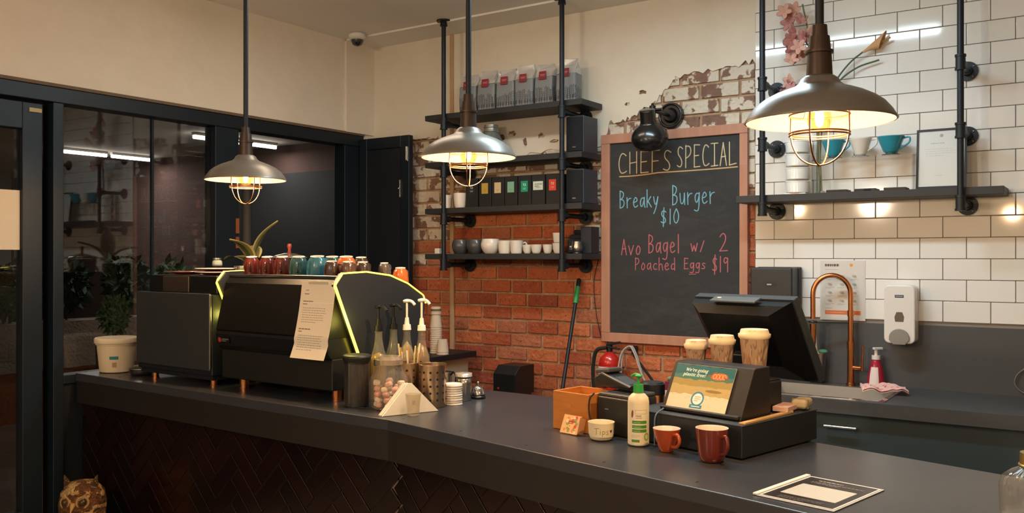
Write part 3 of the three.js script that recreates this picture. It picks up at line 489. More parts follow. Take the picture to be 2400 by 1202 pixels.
{ const t = thing('chalkboard', 'framed chalkboard menu with coloured handwritten specials', 'chalkboard', [1.858, 1.04, 0.004]);
  const K = 1300, tex = canvasTex(1027, 1456, (x, w, h) => {
    x.fillStyle = '#323334'; x.fillRect(0, 0, w, h);
    for (let i = 0; i < 260; i++) { x.strokeStyle = `rgba(${rr(120, 150)},${rr(115, 140)},${rr(110, 130)},${rr(0.01, 0.045)})`; x.lineWidth = rr(10, 60); const a = rr(0, w), b = rr(0, h); x.beginPath(); x.moveTo(a, b); x.quadraticCurveTo(a + rr(-200, 200), b + rr(-60, 60), a + rr(-300, 300), b + rr(-90, 90)); x.stroke(); }
    const X = v => (v - 1.915) * K, Y = v => (2.215 - v) * K;
    chalkText(x, 'CHEFS', X(1.965), Y(2.03), 0.071 * K, 0.125 * K, '#d8c49a', 8); chalkText(x, 'SPECIAL', X(2.335), Y(2.045), 0.051 * K, 0.125 * K, '#d8c49a', 8);
    x.strokeStyle = '#cda976'; x.lineWidth = 9; x.beginPath(); x.moveTo(X(1.975), Y(2.015)); x.quadraticCurveTo(X(2.1), Y(2.013), X(2.22), Y(2.026)); x.quadraticCurveTo(X(2.5), Y(2.026), X(2.69), Y(2.033)); x.stroke();
    chalkText(x, 'Breaky', X(1.975), Y(1.83), 0.043 * K, 0.1 * K, '#79bbd0', 8); chalkText(x, 'Burger', X(2.308), Y(1.838), 0.044 * K, 0.11 * K, '#79bbd0', 8);
    chalkText(x, '$10', X(2.235), Y(1.73), 0.05 * K, 0.085 * K, '#79bbd0', 8);
    chalkText(x, 'Avo', X(1.985), Y(1.555), 0.046 * K, 0.09 * K, '#c4656e', 8); chalkText(x, 'Bagel', X(2.16), Y(1.565), 0.044 * K, 0.105 * K, '#c4656e', 8); chalkText(x, 'w/', X(2.42), Y(1.575), 0.042 * K, 0.075 * K, '#c4656e', 8); chalkText(x, '2', X(2.585), Y(1.573), 0.062 * K, 0.105 * K, '#c4656e', 8);
    chalkText(x, 'Poached', X(2.075), Y(1.467), 0.037 * K, 0.07 * K, '#c4656e', 7); chalkText(x, 'Eggs', X(2.38), Y(1.475), 0.034 * K, 0.06 * K, '#c4656e', 7); chalkText(x, '$19', X(2.545), Y(1.46), 0.04 * K, 0.085 * K, '#c4656e', 8);
    x.strokeStyle = '#c4656e'; x.lineWidth = 5; x.beginPath(); x.moveTo(X(2.41), Y(1.445)); x.lineTo(X(2.45), Y(1.447)); x.stroke();
  });
  const W = 0.893, H = 1.227, wd = S(0xffffff, 0.6, 0, { map: dtex(256, (u, v) => mix([176, 122, 98], [200, 146, 120], fbm(u, v * 0.1, 32, 4)), 1) });
  obj('board', span(0.03, W - 0.03, 0.03, H - 0.03, 0.002, 0.016), S(0x2c2d2e, 0.85), t);
  plate('writing_surface', 0.79, 1.12, [0.452, 0.615, 0.0165], [0, 0, 0], tex, t, 0.82);
  obj('frame_rail', planarUV(span(0, W, H - 0.055, H, 0, 0.03, 0.004)), wd, t); obj('frame_rail', planarUV(span(0, W, 0, 0.055, 0, 0.03, 0.004)), wd, t);
  obj('frame_stile', planarUV(span(0, 0.057, 0.055, H - 0.055, 0, 0.03, 0.004)), wd, t); obj('frame_stile', planarUV(span(W - 0.046, W, 0.055, H - 0.055, 0, 0.03, 0.004)), wd, t);
}
// wall lamp over the chalkboard
{ const t = thing('wall_lamp', 'black swivel wall lamp over the chalkboard', 'lamp', [2.3, 2.346, 0.003]);
  obj('wall_plate', [cyl(0.075, 0.072, 0.02, [0, 0, 0.0125], [PI / 2, 0, 0], 40), tor(0.066, 0.008, [0, 0, 0.024], [0, 0, 0]), cyl(0.045, 0.03, 0.03, [0, 0, 0.035], [PI / 2, 0, 0])], M.blackGloss, t);
  obj('arm', [tube([[0, 0, 0.04], [-0.02, 0.005, 0.12], [-0.035, 0.01, 0.17]], 0.011), rod([-0.035, -0.03, 0.185], [-0.035, 0.035, 0.185], 0.018), cyl(0.012, 0.006, 0.02, [-0.035, 0.04, 0.185])], M.blackGloss, t);
  obj('knuckle', [rod([-0.07, 0.012, 0.18], [0.02, 0.012, 0.18], 0.009)], M.blackGloss, t);
  const pr2 = [[0.0, 0.07], [0.04, 0.068], [0.043, 0.06], [0.044, 0.0], [0.05, -0.012], [0.075, -0.03], [0.097, -0.06], [0.104, -0.09], [0.097, -0.12], [0.08, -0.145], [0.07, -0.15]];
  obj('shade', lathe(pr2.map(([r, y]) => [r, y]).reverse().concat(), [-0.035, -0.06, 0.24], [0.35, 0, -0.06], 44), M.blackGloss, t);
  obj('bulb', sph(0.035, [-0.04, -0.165, 0.265]), M.white, t);
}
// security camera
{ const t = thing('security_camera', 'small white ceiling dome camera with dark lens', 'camera', [0.19, CH - 0.0005, 0.36]);
  obj('mount', lathe([[0, 0], [0.055, 0], [0.058, -0.02], [0.05, -0.045], [0, -0.045]].reverse()), M.white, t);
  obj('dome', lathe([[0.042, -0.04], [0.04, -0.06], [0.03, -0.078], [0.014, -0.086], [0, -0.088]].reverse()), P(0x24242a, 0.08, { clearcoat: 1 }), t); }

// ---------- things on the tiled wall ----------
{ const t = thing('towel_dispenser', 'black paper towel dispenser on the tiles behind the till screen', 'dispenser', [2.92, 1.1, 0.026]);
  obj('cover', box(0.22, 0.385, 0.14, [0, 0.195, 0.07], [0, 0, 0], 0.01), S(0x2b2b2c, 0.45), t); obj('side_rim', box(0.232, 0.39, 0.03, [0.006, 0.195, 0.016], [0, 0, 0], 0.008), S(0x3a3c3e, 0.5), t);
  plate('logo', 0.06, 0.02, [0.0, 0.3, 0.1412], [0, 0, 0], canvasTex(128, 40, (x) => { x.fillStyle = '#2b2b2c'; x.fillRect(0, 0, 128, 40); scrib(x, 22, 20, 84, 1, 8, '#c9c9c4', 14, 1.1); }), t);
}
{ const t = thing('hand_wash_poster', 'laminated hand washing poster with orange footer on the tiles', 'poster', [3.242, 1.372, 0.022]);
  plate('print', 0.212, 0.294, [0, 0, 0.002], [0, 0, 0], canvasTex(424, 588, (x, w, h) => {
    x.fillStyle = '#d9d6d0'; x.fillRect(0, 0, w, h); scrib(x, 40, 38, 235, 1, 8, '#4a4644', 24, 1.1); x.fillStyle = '#e29b3f'; x.beginPath(); x.arc(300, 38, 16, 0, 7); x.fill(); x.fillStyle = '#4a4644'; scrib(x, 40, 84, 220, 1, 10, '#7a7672', 3);
    for (let r = 0; r < 4; r++) for (let c = 0; c < 3; c++) { const a = 45 + c * 120, b = 130 + r * 84; x.fillStyle = '#b9b4b0'; x.beginPath(); x.ellipse(a + 45, b + 22, 26, 14, 0.4, 0, 7); x.fill(); x.fillStyle = ['#8fa0ad', '#c88f7c', '#9aa58a'][(r + c) % 3]; x.beginPath(); x.ellipse(a + 50, b + 20, 13, 8, -0.4, 0, 7); x.fill(); scrib(x, a, b + 50, 90, 2, 10, '#8b8783', 3); }
    scrib(x, 40, 478, 120, 1, 10, '#6b6762', 4); x.fillStyle = '#dd7446'; x.fillRect(40, 500, 350, 42); scrib(x, 60, 521, 280, 1, 8, '#f0c9b4', 4);
  }), t, 0.35);
  obj('laminate', box(0.222, 0.304, 0.0015, [0, 0, 0]), P(0xdedede, 0.2), t);
}
{ const t = thing('soap_dispenser', 'white wall soap dispenser with grey push lever', 'dispenser', [3.53, 1.13, 0.0255]);
  const w = 0.128, prof = rrect(w, 0.27, 0.02);
  obj('cover', ext(prof, 0.085, [0, 0.135, 0.002], [0, 0, 0], 0.006), P(0xe8e4df, 0.3, { clearcoat: 0.3 }), t);
  obj('push_lever', ext([...Array.from({ length: 17 }, (_, i) => [0.043 * Math.cos(PI - i / 16 * PI), 0.04 * Math.sin(PI - i / 16 * PI)]), [0.043, -0.01], [0.026, -0.03], [-0.026, -0.03], [-0.043, -0.01]].reverse(), 0.012, [0, 0.022, 0.088], [0, 0, 0], 0.003), S(0x8c8983, 0.45), t);
  obj('sight_window', ext([[-0.018, 0], [0.018, 0], [0.021, 0.022], [0.012, 0.045], [-0.012, 0.045], [-0.021, 0.022]].reverse(), 0.003, [0, 0.1, 0.09], [0, 0, 0], 0.001), S(0x6a5a4e, 0.3), t);
  plate('badge', 0.04, 0.013, [0, 0.222, 0.0942], [0, 0, 0], canvasTex(96, 32, (x) => { x.fillStyle = '#33425a'; x.fillRect(0, 0, 96, 32); x.fillStyle = '#c8ccd2'; x.fillRect(8, 12, 80, 7); }), t);
}
{ const t = thing('kitchen_tap', 'copper spring neck kitchen tap over the sink', 'tap', [3.297, 0.9, 0.085]);
  obj('body', [cyl(0.022, 0.022, 0.012, [0, 0.0065, 0]), cyl(0.017, 0.016, 0.19, [0, 0.105, 0]), cyl(0.0185, 0.0185, 0.04, [0, 0.2, 0])], M.copper, t);
  obj('riser', [cyl(0.0135, 0.0135, 0.16, [0, 0.29, 0]), cyl(0.016, 0.016, 0.03, [0, 0.36, 0])], M.copper, t);
  const arc = []; for (let i = 0; i <= 12; i++) { const a = i / 12 * PI; arc.push([-0.085 + 0.085 * Math.cos(a), 0.455 + 0.095 * Math.sin(a), 0.055 * (1 - Math.cos(a)) * 0.5]); }
  obj('hose', tube([[0, 0.36, 0], [0, 0.41, 0], ...arc, [-0.17, 0.41, 0.055], [-0.17, 0.33, 0.055]], 0.0125, 60, true, false, 12), M.copper, t);
  obj('spray_head', [cyl(0.014, 0.016, 0.09, [-0.17, 0.26, 0.055]), cyl(0.011, 0.014, 0.03, [-0.17, 0.2, 0.055])], M.copper, t);
  obj('holder_arm', [rod([0, 0.315, 0], [-0.17, 0.315, 0.055], 0.006), tor(0.017, 0.005, [-0.17, 0.315, 0.055], [PI / 2, 0, 0])], M.darkSteel, t);
  obj('lever', [rod([0.01, 0.09, 0], [0.055, 0.09, 0.015], 0.011), rod([0.057, 0.075, 0.015], [0.062, 0.2, 0.015], 0.005)], M.copper, t);
}
{ const t = thing('steel_tumbler', 'steel cocktail tumbler with white handled brush beside the tap', 'tumbler', [3.13, 0.9005, 0.078]);
  obj('cup', lathe([[0, 0.001], [0.033, 0.001], [0.036, 0.02], [0.046, 0.15], [0.048, 0.155], [0.045, 0.154], [0.034, 0.02], [0, 0.006]]), M.steel, t);
  obj('brush_handle', rod([0.005, 0.03, 0], [-0.012, 0.27, 0.01], 0.009), M.white, t); obj('brush_head', sph(0.02, [0.03, 0.16, 0], [1.2, 0.6, 1]), S(0x4e8f72, 0.9), t); }
{ const t = thing('soap_bottle', 'pink hand soap pump bottle by the tap', 'bottle', [3.415, 0.9005, 0.075]);
  obj('body', lathe([[0, 0.001], [0.042, 0.001], [0.044, 0.01], [0.036, 0.07], [0.026, 0.11], [0.02, 0.125], [0.018, 0.135], [0, 0.136]]), P(0xc02846, 0.15, { transmission: 0.3, thickness: 0 }), t);
  obj('pump', [cyl(0.02, 0.02, 0.02, [0, 0.146, 0]), cyl(0.008, 0.008, 0.03, [0, 0.17, 0]), box(0.05, 0.012, 0.018, [0.008, 0.19, 0], [0, 0.8, 0], 0.004)], S(0xdcd9d6, 0.4), t);
  const lb = lathe([[0.0445, 0.014], [0.038, 0.065], [0.0305, 0.1]], [0, 0, 0], [0, 0, 0], 24); obj('label', xf(new THREE.LatheGeometry([V2(0.0445, 0.014), V2(0.0385, 0.06), V2(0.031, 0.1)], 12, -0.6, 1.1)), S(0xe3d3d2, 0.5, 0, { side: THREE.DoubleSide }), t); }
{ // folded cloth on the sink edge
  const g = new THREE.PlaneGeometry(0.2, 0.15, 26, 18), p = g.attributes.position;
  for (let i = 0; i < p.count; i++) { const a = p.getX(i), b = p.getY(i); const ed = Math.max(0, Math.abs(a) / 0.1 - 0.75) + Math.max(0, Math.abs(b) / 0.075 - 0.75); p.setZ(i, 0.012 + 0.012 * vn(a * 40 + 9, b * 40 + 9, 64) + 0.008 * Math.sin(a * 50 + b * 20) - ed * 0.03); }
  const u = g.clone(); u.translate(0, 0, -0.008); u.setIndex(Array.from(u.index.array).reverse()); g.computeVertexNormals(); u.computeVertexNormals();
  const m = S(0xffffff, 0.95, 0, { side: THREE.DoubleSide, map: canvasTex(256, 192, (x, w, h) => { x.fillStyle = '#e8b9b0'; x.fillRect(0, 0, w, h); for (let i = 0; i < 40; i++) { x.fillStyle = ['#c9555a', '#d98a86', '#efe0d6'][i % 3]; x.beginPath(); x.arc(rr(0, w), rr(0, h), rr(4, 10), 0, 7); x.fill(); } }) });
  tag(obj('dish_cloth', xf(mergeGeometries([g, u]), [3.49, 0.918, 0.27], [-PI / 2, 0, 0.3]), m), 'pink patterned dish cloth draped on the sink rim', 'cloth'); }
tag(obj('hanging_wire', tube([[4.05, 1.03, 0.03], [4.02, 1.0, 0.035], [4.01, 0.96, 0.035], [4.03, 0.93, 0.035], [4.07, 0.91, 0.04]], 0.003, 30), S(0x77746f, 0.6)), 'thin grey wire loop against the splashback at the frame edge', 'wire');

// ---------- on the tile shelf ----------
const SH = 1.8585;
{ const t = thing('filter_holder', 'tall white plastic holder with scooped bays on the tile shelf', 'holder', [3.045, SH, 0.13]);
  for (let i = 0; i < 4; i++) { const y = i * 0.068; obj('bay', [lathe([[0.056, 0.012], [0.06, 0.066], [0.054, 0.066], [0.05, 0.012], [0, 0.009], [0, 0.003], [0.05, 0.003]], [0, y, 0], [0, 0, 0], 28), tor(0.057, 0.004, [0, y + 0.066, 0], [PI / 2, 0, 0])], M.whiteGloss, t); }
  obj('back_panel', box(0.11, 0.29, 0.008, [0, 0.147, -0.066], [0, 0, 0], 0.003), M.whiteGloss, t); obj('foot', box(0.11, 0.008, 0.09, [0, 0.0045, 0], [0, 0, 0], 0.003), M.whiteGloss, t); }
{ const t = thing('dripper_stand', 'clear acrylic stand under the three coffee drippers', 'stand', [3.395, SH, 0.13]);
  obj('top_sheet', box(0.42, 0.005, 0.13, [0, 0.17, 0], [0, 0, 0], 0.001), M.glass, t); obj('side_sheet', box(0.005, 0.167, 0.13, [-0.207, 0.084, 0]), M.glass, t); obj('side_sheet', box(0.005, 0.167, 0.13, [0.207, 0.084, 0]), M.glass, t);
  obj('front_lip', box(0.42, 0.012, 0.004, [0, 0.008, 0.07]), M.glass, t);
}
for (const [x, lab] of [[3.25, 'first'], [3.385, 'second'], [3.52, 'third']]) tag(obj('black_mat', box(0.1, 0.016, 0.09, [x, SH + 0.0085, 0.13], [0, 0, 0], 0.003), M.rubber), `${lab} black pad from the white holder under the acrylic stand`, 'pad', 'black pads under the drippers');
const teal = P(0x2f8fa3, 0.3, { clearcoat: 0.5 });
for (const [x, m, r, lab] of [[3.225, teal, 0.055, 'teal coffee dripper behind the largest lamp cage'], [3.355, whiteC, 0.052, 'white coffee dripper between the two teal ones'], [3.495, teal, 0.062, 'teal coffee dripper beside the framed certificate']]) {
  const t = thing('coffee_dripper', lab, 'dripper', [x, SH + 0.173, 0.13], 0, 'coffee drippers on the tile shelf');
  obj('cone', lathe([[0.022, 0.012], [r * 0.55, 0.02], [r * 0.75, 0.05], [r, 0.088], [r + 0.002, 0.092], [r - 0.003, 0.091], [r * 0.7, 0.05], [r * 0.45, 0.02], [0.018, 0.014], [0.022, 0.012]]), m, t);
  obj('saucer', [cyl(0.04, 0.042, 0.006, [0, 0.0035, 0]), cyl(0.024, 0.024, 0.01, [0, 0.01, 0])], m === teal ? S(0x3c4a50, 0.4) : S(0x8f8d88, 0.4), t);
  obj('handle', tube([[r * 0.92, 0.082, 0], [r + 0.022, 0.084, 0.004], [r + 0.022, 0.062, 0.004], [r * 0.55 + 0.004, 0.03, 0]], 0.0045, 24), m, t);
}
{ const t = thing('certificate_frame', 'framed certificate leaning on the tile shelf', 'frame', [3.715, SH, 0.115], 0);
  const g = new THREE.Group(); const w = 0.215, h = 0.285, tilt = -0.12;
  obj('frame', ext(rrect(w, h, 0.002, 1), 0.012, [0, h / 2 + 0.004, 0], [tilt, 0, 0], 0, [rrect(w - 0.018, h - 0.018, 0.002, 1)]), M.black, t);
  obj('backing', box(w - 0.004, h - 0.004, 0.004, [0, h / 2 + 0.003, -0.002], [tilt, 0, 0]), M.black, t);
  plate('certificate', w - 0.016, h - 0.016, [0, h / 2 + 0.0045, 0.006], [tilt, 0, 0], canvasTex(300, 400, (x, a, b) => { x.fillStyle = '#dcdcd8'; x.fillRect(0, 0, a, b); x.fillStyle = '#a9a59b'; x.beginPath(); x.arc(150, 36, 12, 0, 7); x.fill(); scrib(x, 80, 90, 150, 1, 10, '#a9aaa8', 5); scrib(x, 50, 130, 200, 4, 16, '#b3b4b2', 2); scrib(x, 110, 320, 80, 1, 10, '#b5b6b3', 3); }), t, 0.3);
}
{ const t = thing('orchid_vase', 'glass vase of faded pink orchid sprays on the tile shelf', 'flowers', [3.06, SH + 0.29, 0.14]);
  t.position.set(3.145, SH, 0.075);
  obj('vase', [lathe([[0, 0.002], [0.03, 0.002], [0.032, 0.3], [0.034, 0.5], [0.032, 0.5], [0.03, 0.3], [0.028, 0.01], [0, 0.008]])], M.glass, t);
  const pet = [0xb98078, 0xcf9d8a, 0xa86a62].map(c => S(c, 0.8, 0, { side: THREE.DoubleSide }));
  obj('stem', [tube([[0, 0.02, 0], [-0.02, 0.5, 0.02], [-0.03, 0.75, 0.06], [-0.06, 0.96, 0.1]], 0.004), tube([[0.01, 0.02, 0], [-0.03, 0.48, 0.03], [-0.1, 0.56, 0.08], [-0.13, 0.58, 0.1]], 0.004), tube([[0, 0.45, 0], [-0.02, 0.7, 0.06], [-0.06, 0.8, 0.1]], 0.003)], S(0x6a7048, 0.8), t);
  const spots = []; for (let i = 0; i < 26; i++) { const h = i < 7 ? rr(0.48, 0.6) : rr(0.64, 0.98); spots.push([-0.085 + rr(-0.06, 0.06) + (i < 6 ? -0.01 : 0), h, rr(0.06, 0.14)]); }
  spots.forEach(([a, b, c], i) => { const gs = []; const n = 5, e = [rr(-0.6, 0.6), rr(-0.8, 0.8), rr(0, 3)];
    for (let k = 0; k < n; k++) { const q = new THREE.SphereGeometry(0.023, 8, 6); q.scale(0.62, 1, 0.16); q.translate(0, 0.022, 0.003); q.rotateX(0.35); q.rotateZ(k / n * 2 * PI); gs.push(q); }
    gs.push(new THREE.SphereGeometry(0.006, 6, 5).translate(0, 0, 0.006)); obj('blossom', xf(mergeGeometries(gs), [a, b, c], e), pet[i % 3], t); });
}
{ const t = thing('calla_lily', 'orange calla lily stems leaning out against the tiles', 'flowers', [3.2, SH + 0.03, 0.1]);
  t.position.set(3.165, SH, 0.09);
  const stemM = S(0x5a6248, 0.7);
  obj('stem', tube([[-0.02, 0.001, 0], [-0.01, 0.35, -0.02], [0.04, 0.55, -0.03], [0.12, 0.66, -0.035], [0.19, 0.71, -0.03]], 0.0045, 40), stemM, t);
  obj('stem', tube([[-0.03, 0.001, 0.01], [-0.02, 0.35, -0.01], [0.05, 0.55, -0.03], [0.15, 0.63, -0.035], [0.26, 0.66, -0.04]], 0.0045, 40), stemM, t);
  const rings = []; for (let i = 0; i <= 8; i++) { const q = i / 8, r = 0.006 + 0.03 * Math.pow(q, 1.4); rings.push(Array.from({ length: 14 }, (_, k) => { const a = k / 14 * 2 * PI; return [q * 0.105 + (q * q) * 0.03 * Math.cos(a), r * Math.cos(a) + q * 0.018, r * 0.8 * Math.sin(a)]; })); }
  obj('spathe', xf(loft(rings, true, false), [0.185, 0.705, -0.03], [0, 0, 0.32]), S(0xd1a173, 0.7, 0, { side: THREE.DoubleSide }), t);
  obj('spadix', rod([0.22, 0.72, -0.028], [0.315, 0.762, -0.028], 0.005), S(0xb88a4a, 0.8), t);
}

// ---------- on the counter: window end ----------
{ const t = thing('plastic_bucket', 'white lidded plastic bucket with small teal label by the window', 'bucket', [0.112, HC + 0.0005, 2.05]);
  const bm = S(0xe2cfae, 0.5);
  obj('body', lathe([[0, 0.001], [0.078, 0.001], [0.081, 0.006], [0.094, 0.14], [0.1, 0.142], [0.1, 0.15], [0, 0.15]]), bm, t);
  obj('lid', lathe([[0.098, 0.15], [0.106, 0.15], [0.107, 0.172], [0.1, 0.178], [0.092, 0.172], [0, 0.172]]), S(0xe8d8ba, 0.5), t);
  const a = 0.87; obj('label', xf(new THREE.LatheGeometry([V2(0.0885, 0.07), V2(0.0899, 0.086)], 8, a - 0.24, 0.48)), S(0x2f7f86, 0.6, 0, { side: THREE.DoubleSide }), t);
  obj('print', xf(new THREE.LatheGeometry([V2(0.085, 0.03), V2(0.087, 0.055)], 6, a - 0.1, 0.24)), S(0xb98f62, 0.7, 0, { side: THREE.DoubleSide }), t);
}
{ const t = thing('steel_dish', 'shallow steel dish on the counter beside the bucket', 'dish', [0.345, HC + 0.0005, 2.06]);
  obj('bowl', lathe([[0, 0.001], [0.05, 0.001], [0.058, 0.02], [0.06, 0.032], [0.063, 0.034], [0.057, 0.032], [0.047, 0.004], [0, 0.004]]), M.steel, t); obj('rim', tor(0.061, 0.002, [0, 0.034, 0], [PI / 2, 0, 0]), M.steel, t); }
tag(obj('counter_cloth', box(0.16, 0.008, 0.08, [0.11, HC + 0.005, 1.85], [0, 0.1, 0], 0.003), S(0xb9a184, 0.9)), 'folded beige cloth at the window end of the counter', 'cloth');

// ---------- black appliance left of the coffee machine ----------
{ const t = thing('countertop_appliance', 'black box appliance with dark steel panel beside the coffee machine', 'appliance', [0.715, HC, 1.9], -0.04);
  obj('body', [span(-0.3, 0.3, 0.05, 0.42, -0.2, 0.232, 0.006), span(-0.29, 0.29, 0.03, 0.06, -0.2, 0.22)], M.black, t);
  obj('front_panel', span(-0.296, 0.296, 0.075, 0.425, 0.233, 0.244, 0.004), S(0x62686a, 0.36, 0.8, { bumpMap: grit, bumpScale: 0.0005 }), t);
  obj('panel_edge', span(0.2965, 0.302, 0.085, 0.42, 0.236, 0.246, 0.002), M.steel, t);
  obj('upper_housing', span(-0.24, 0.29, 0.421, 0.505, -0.2, 0.2, 0.005), M.blackGloss, t);
  obj('display_bay', [span(-0.13, 0.08, 0.425, 0.5, 0.2, 0.206, 0.003)], S(0x5a4d42, 0.35, 0.6), t);
  for (const [x, z] of [[-0.2, 0.2], [-0.13, -0.1], [0.24, 0.18], [0.2, -0.1]]) obj('foot', [cyl(0.016, 0.016, 0.03, [x, 0.0155, z]), cyl(0.02, 0.02, 0.004, [x, 0.0025, z])], M.copper, t);
}
const redPlate = P(0xa83a22, 0.3, { clearcoat: 0.3 }), darkRed = P(0x6a1f18, 0.3, { clearcoat: 0.4 });
const plateG = (r) => lathe([[0, 0.002], [r * 0.55, 0.001], [r * 0.62, 0.004], [r, 0.012], [r + 0.002, 0.014], [r, 0.0155], [r * 0.6, 0.007], [0, 0.006]], [0, 0, 0], [0, 0, 0], 48);
const ATOP = HC + 0.506;
{ const t = thing('saucer', 'orange red saucer on the black appliance', 'saucer', [0.6, ATOP, 1.98], 0, 'saucers on the appliance'); obj('dish', plateG(0.105), redPlate, t); obj('rim', tor(0.106, 0.0015, [0, 0.0145, 0], [PI / 2, 0, 0]), M.steel, t); }
for (const [k, lab] of [[0, 'lower dark red saucer of the stack on the appliance'], [1, 'upper dark red saucer of the stack on the appliance']]) { const t = thing('saucer', lab, 'saucer', [0.83, ATOP + k * 0.0165, 1.98], 0, 'saucers on the appliance'); obj('dish', plateG(0.1), k ? darkRed : redPlate, t); obj('rim', tor(0.101, 0.0017, [0, 0.0145, 0], [PI / 2, 0, 0]), M.white, t); }
{ const t = thing('glass_jar', 'small lidded glass jar on the dark red saucers', 'jar', [0.83, ATOP + 0.041, 1.98]); obj('body', lathe([[0, 0.001], [0.022, 0.001], [0.024, 0.01], [0.022, 0.025], [0.017, 0.031], [0, 0.031]]), P(0xb7c8c0, 0.08, { transmission: 0.5, thickness: 0 }), t); obj('lid', cyl(0.021, 0.021, 0.008, [0, 0.0365, 0]), M.steel, t); }
{ const t = thing('metal_bowl', 'small brushed metal bowl between the saucers and the coffee machine', 'bowl', [0.96, ATOP, 1.93]); obj('bowl', lathe([[0, 0.001], [0.03, 0.001], [0.043, 0.012], [0.045, 0.042], [0.043, 0.042], [0.04, 0.014], [0, 0.005]]), M.steel, t); obj('rim', tor(0.044, 0.0018, [0, 0.042, 0], [PI / 2, 0, 0]), M.steel, t); }

// ---------- coffee machine ----------
const MT = 0.515;                                    // cup rail height above the counter
{ const t = thing('espresso_machine', 'black espresso machine with glowing yellow edged side panels', 'coffee machine', [1.43, HC, 1.9], -0.045);
  const W = 0.365, ex = (pts, x0, x1, bev = 0) => ext(pts.map(([z, y]) => [-z, y]), x1 - x0, [x0, 0, 0], [0, PI / 2, 0], bev);   // profile (z, y) swept along x
  obj('upper_body', ex([[0.2, 0.5], [0.225, 0.475], [0.275, 0.27], [0.27, 0.26], [-0.2, 0.26], [-0.28, 0.36], [-0.15, 0.46], [0.0, 0.5]], -W, W), P(0x0a0a0b, 0.5, { specularIntensity: 0.4 }), t);
  obj('fascia', ex([[0.274, 0.262], [0.277, 0.25], [0.268, 0.2], [0.25, 0.18], [0.1, 0.18], [0.1, 0.262]], -W, W), M.blackGloss, t);
  obj('lower_body', [span(-W, W, 0.05, 0.18, -0.26, 0.245, 0.006)], S(0x131313, 0.5), t);
  const side = [[0.215, 0.525], [0.255, 0.48], [0.12, 0.175], [-0.24, 0.175], [-0.285, 0.385], [-0.27, 0.42], [-0.17, 0.475], [-0.06, 0.512], [0.08, 0.529]];
  const neon = S(0xfff27a, 0.4, 0, { emissive: new THREE.Color(1, 0.76, 0.07), emissiveIntensity: 1.9 });
  for (const s of [1, -1]) {
    obj('side_panel', ex(side, s > 0 ? W + 0.004 : -W - 0.022, s > 0 ? W + 0.022 : -W - 0.004), S(0x202227, 0.5), t);
    const x = s * (W + 0.024), path = [[x, 0.18, 0.121], [x, 0.48, 0.256], [x, 0.525, 0.216], [x, 0.53, 0.08], [x, 0.513, -0.06], [x, 0.476, -0.17], [x, 0.421, -0.27], [x, 0.385, -0.285]];
    obj('light_tube', [tube(path.slice(0, 3), 0.006, 24, false), tube(path.slice(2), 0.0032, 60, false)], neon, t);
    const l = new THREE.PointLight(new THREE.Color(1, 0.84, 0.16), 0.06, 0, 2); l.position.set(s * (W + 0.045), 0.33, 0.215); l.castShadow = true; l.shadow.radius = 2; t.add(l);
  }
  obj('cup_rail', [rod([-W, MT - 0.003, 0.2], [W, MT - 0.003, 0.2], 0.003), rod([-W, MT - 0.003, -0.1], [W, MT - 0.003, -0.1], 0.003)], M.steel, t);
  obj('cup_tray', span(-W, W, 0.5005, 0.506, -0.02, 0.2), M.darkSteel, t);
  plate('badge', 0.085, 0.028, [-0.31, 0.223, 0.2755], [0.16, 0, 0], canvasTex(170, 56, (x) => { x.fillStyle = '#141414'; x.fillRect(0, 0, 170, 56); x.fillStyle = '#b03a2c'; x.beginPath(); x.arc(28, 28, 22, 0, 7); x.fill(); scrib(x, 60, 20, 100, 2, 16, '#8f897e', 9); }), t, 0.4);
  for (const [x, z] of [[-0.29, 0.18], [0.32, 0.18], [-0.29, -0.2], [0.32, -0.2]]) obj('foot', [cyl(0.02, 0.02, 0.05, [x, 0.0255, z]), cyl(0.023, 0.023, 0.004, [x, 0.0025, z])], M.copper, t);
}
// notice hung on the machine
{ const t = thing('machine_notice', 'typed paper notice taped to the coffee machine front', 'notice', [1.708, HC + 0.49, 2.15], -0.045);
  const g = new THREE.PlaneGeometry(0.205, 0.31, 6, 16), p = g.attributes.position;
  for (let i = 0; i < p.count; i++) { const y = p.getY(i) - 0.155, q = -y / 0.31; p.setXYZ(i, p.getX(i) - q * 0.012, y, 0.012 + 0.055 * q - 0.02 * Math.sin(q * PI) * (q > 0.8 ? 1 : 0.4)); } g.computeVertexNormals();
  obj('sheet', g, S(0xffffff, 0.85, 0, { side: THREE.DoubleSide, map: canvasTex(410, 620, (x, w, h) => { x.fillStyle = '#e9dcc6'; x.fillRect(0, 0, w, h); scrib(x, 60, 70, 60, 1, 10, '#6d6256', 6); scrib(x, 50, 100, 90, 1, 10, '#5d5348', 7); scrib(x, 40, 160, 200, 1, 10, '#5d5348', 8); scrib(x, 40, 182, 90, 1, 10, '#5d5348', 7); x.fillStyle = '#f6eee0'; x.fillRect(0, 168, w, 4); scrib(x, 46, 214, 290, 7, 19, '#8b7f70', 4); scrib(x, 36, 384, 230, 1, 10, '#5d5348', 8); scrib(x, 36, 404, 70, 1, 10, '#5d5348', 7); scrib(x, 40, 436, 310, 7, 19, '#8b7f70', 4); }) }), t);
  obj('tape', box(0.12, 0.012, 0.0008, [0.0, -0.004, 0.0135]), P(0xe8e0cc, 0.2, { transmission: 0.4, thickness: 0 }), t);
}
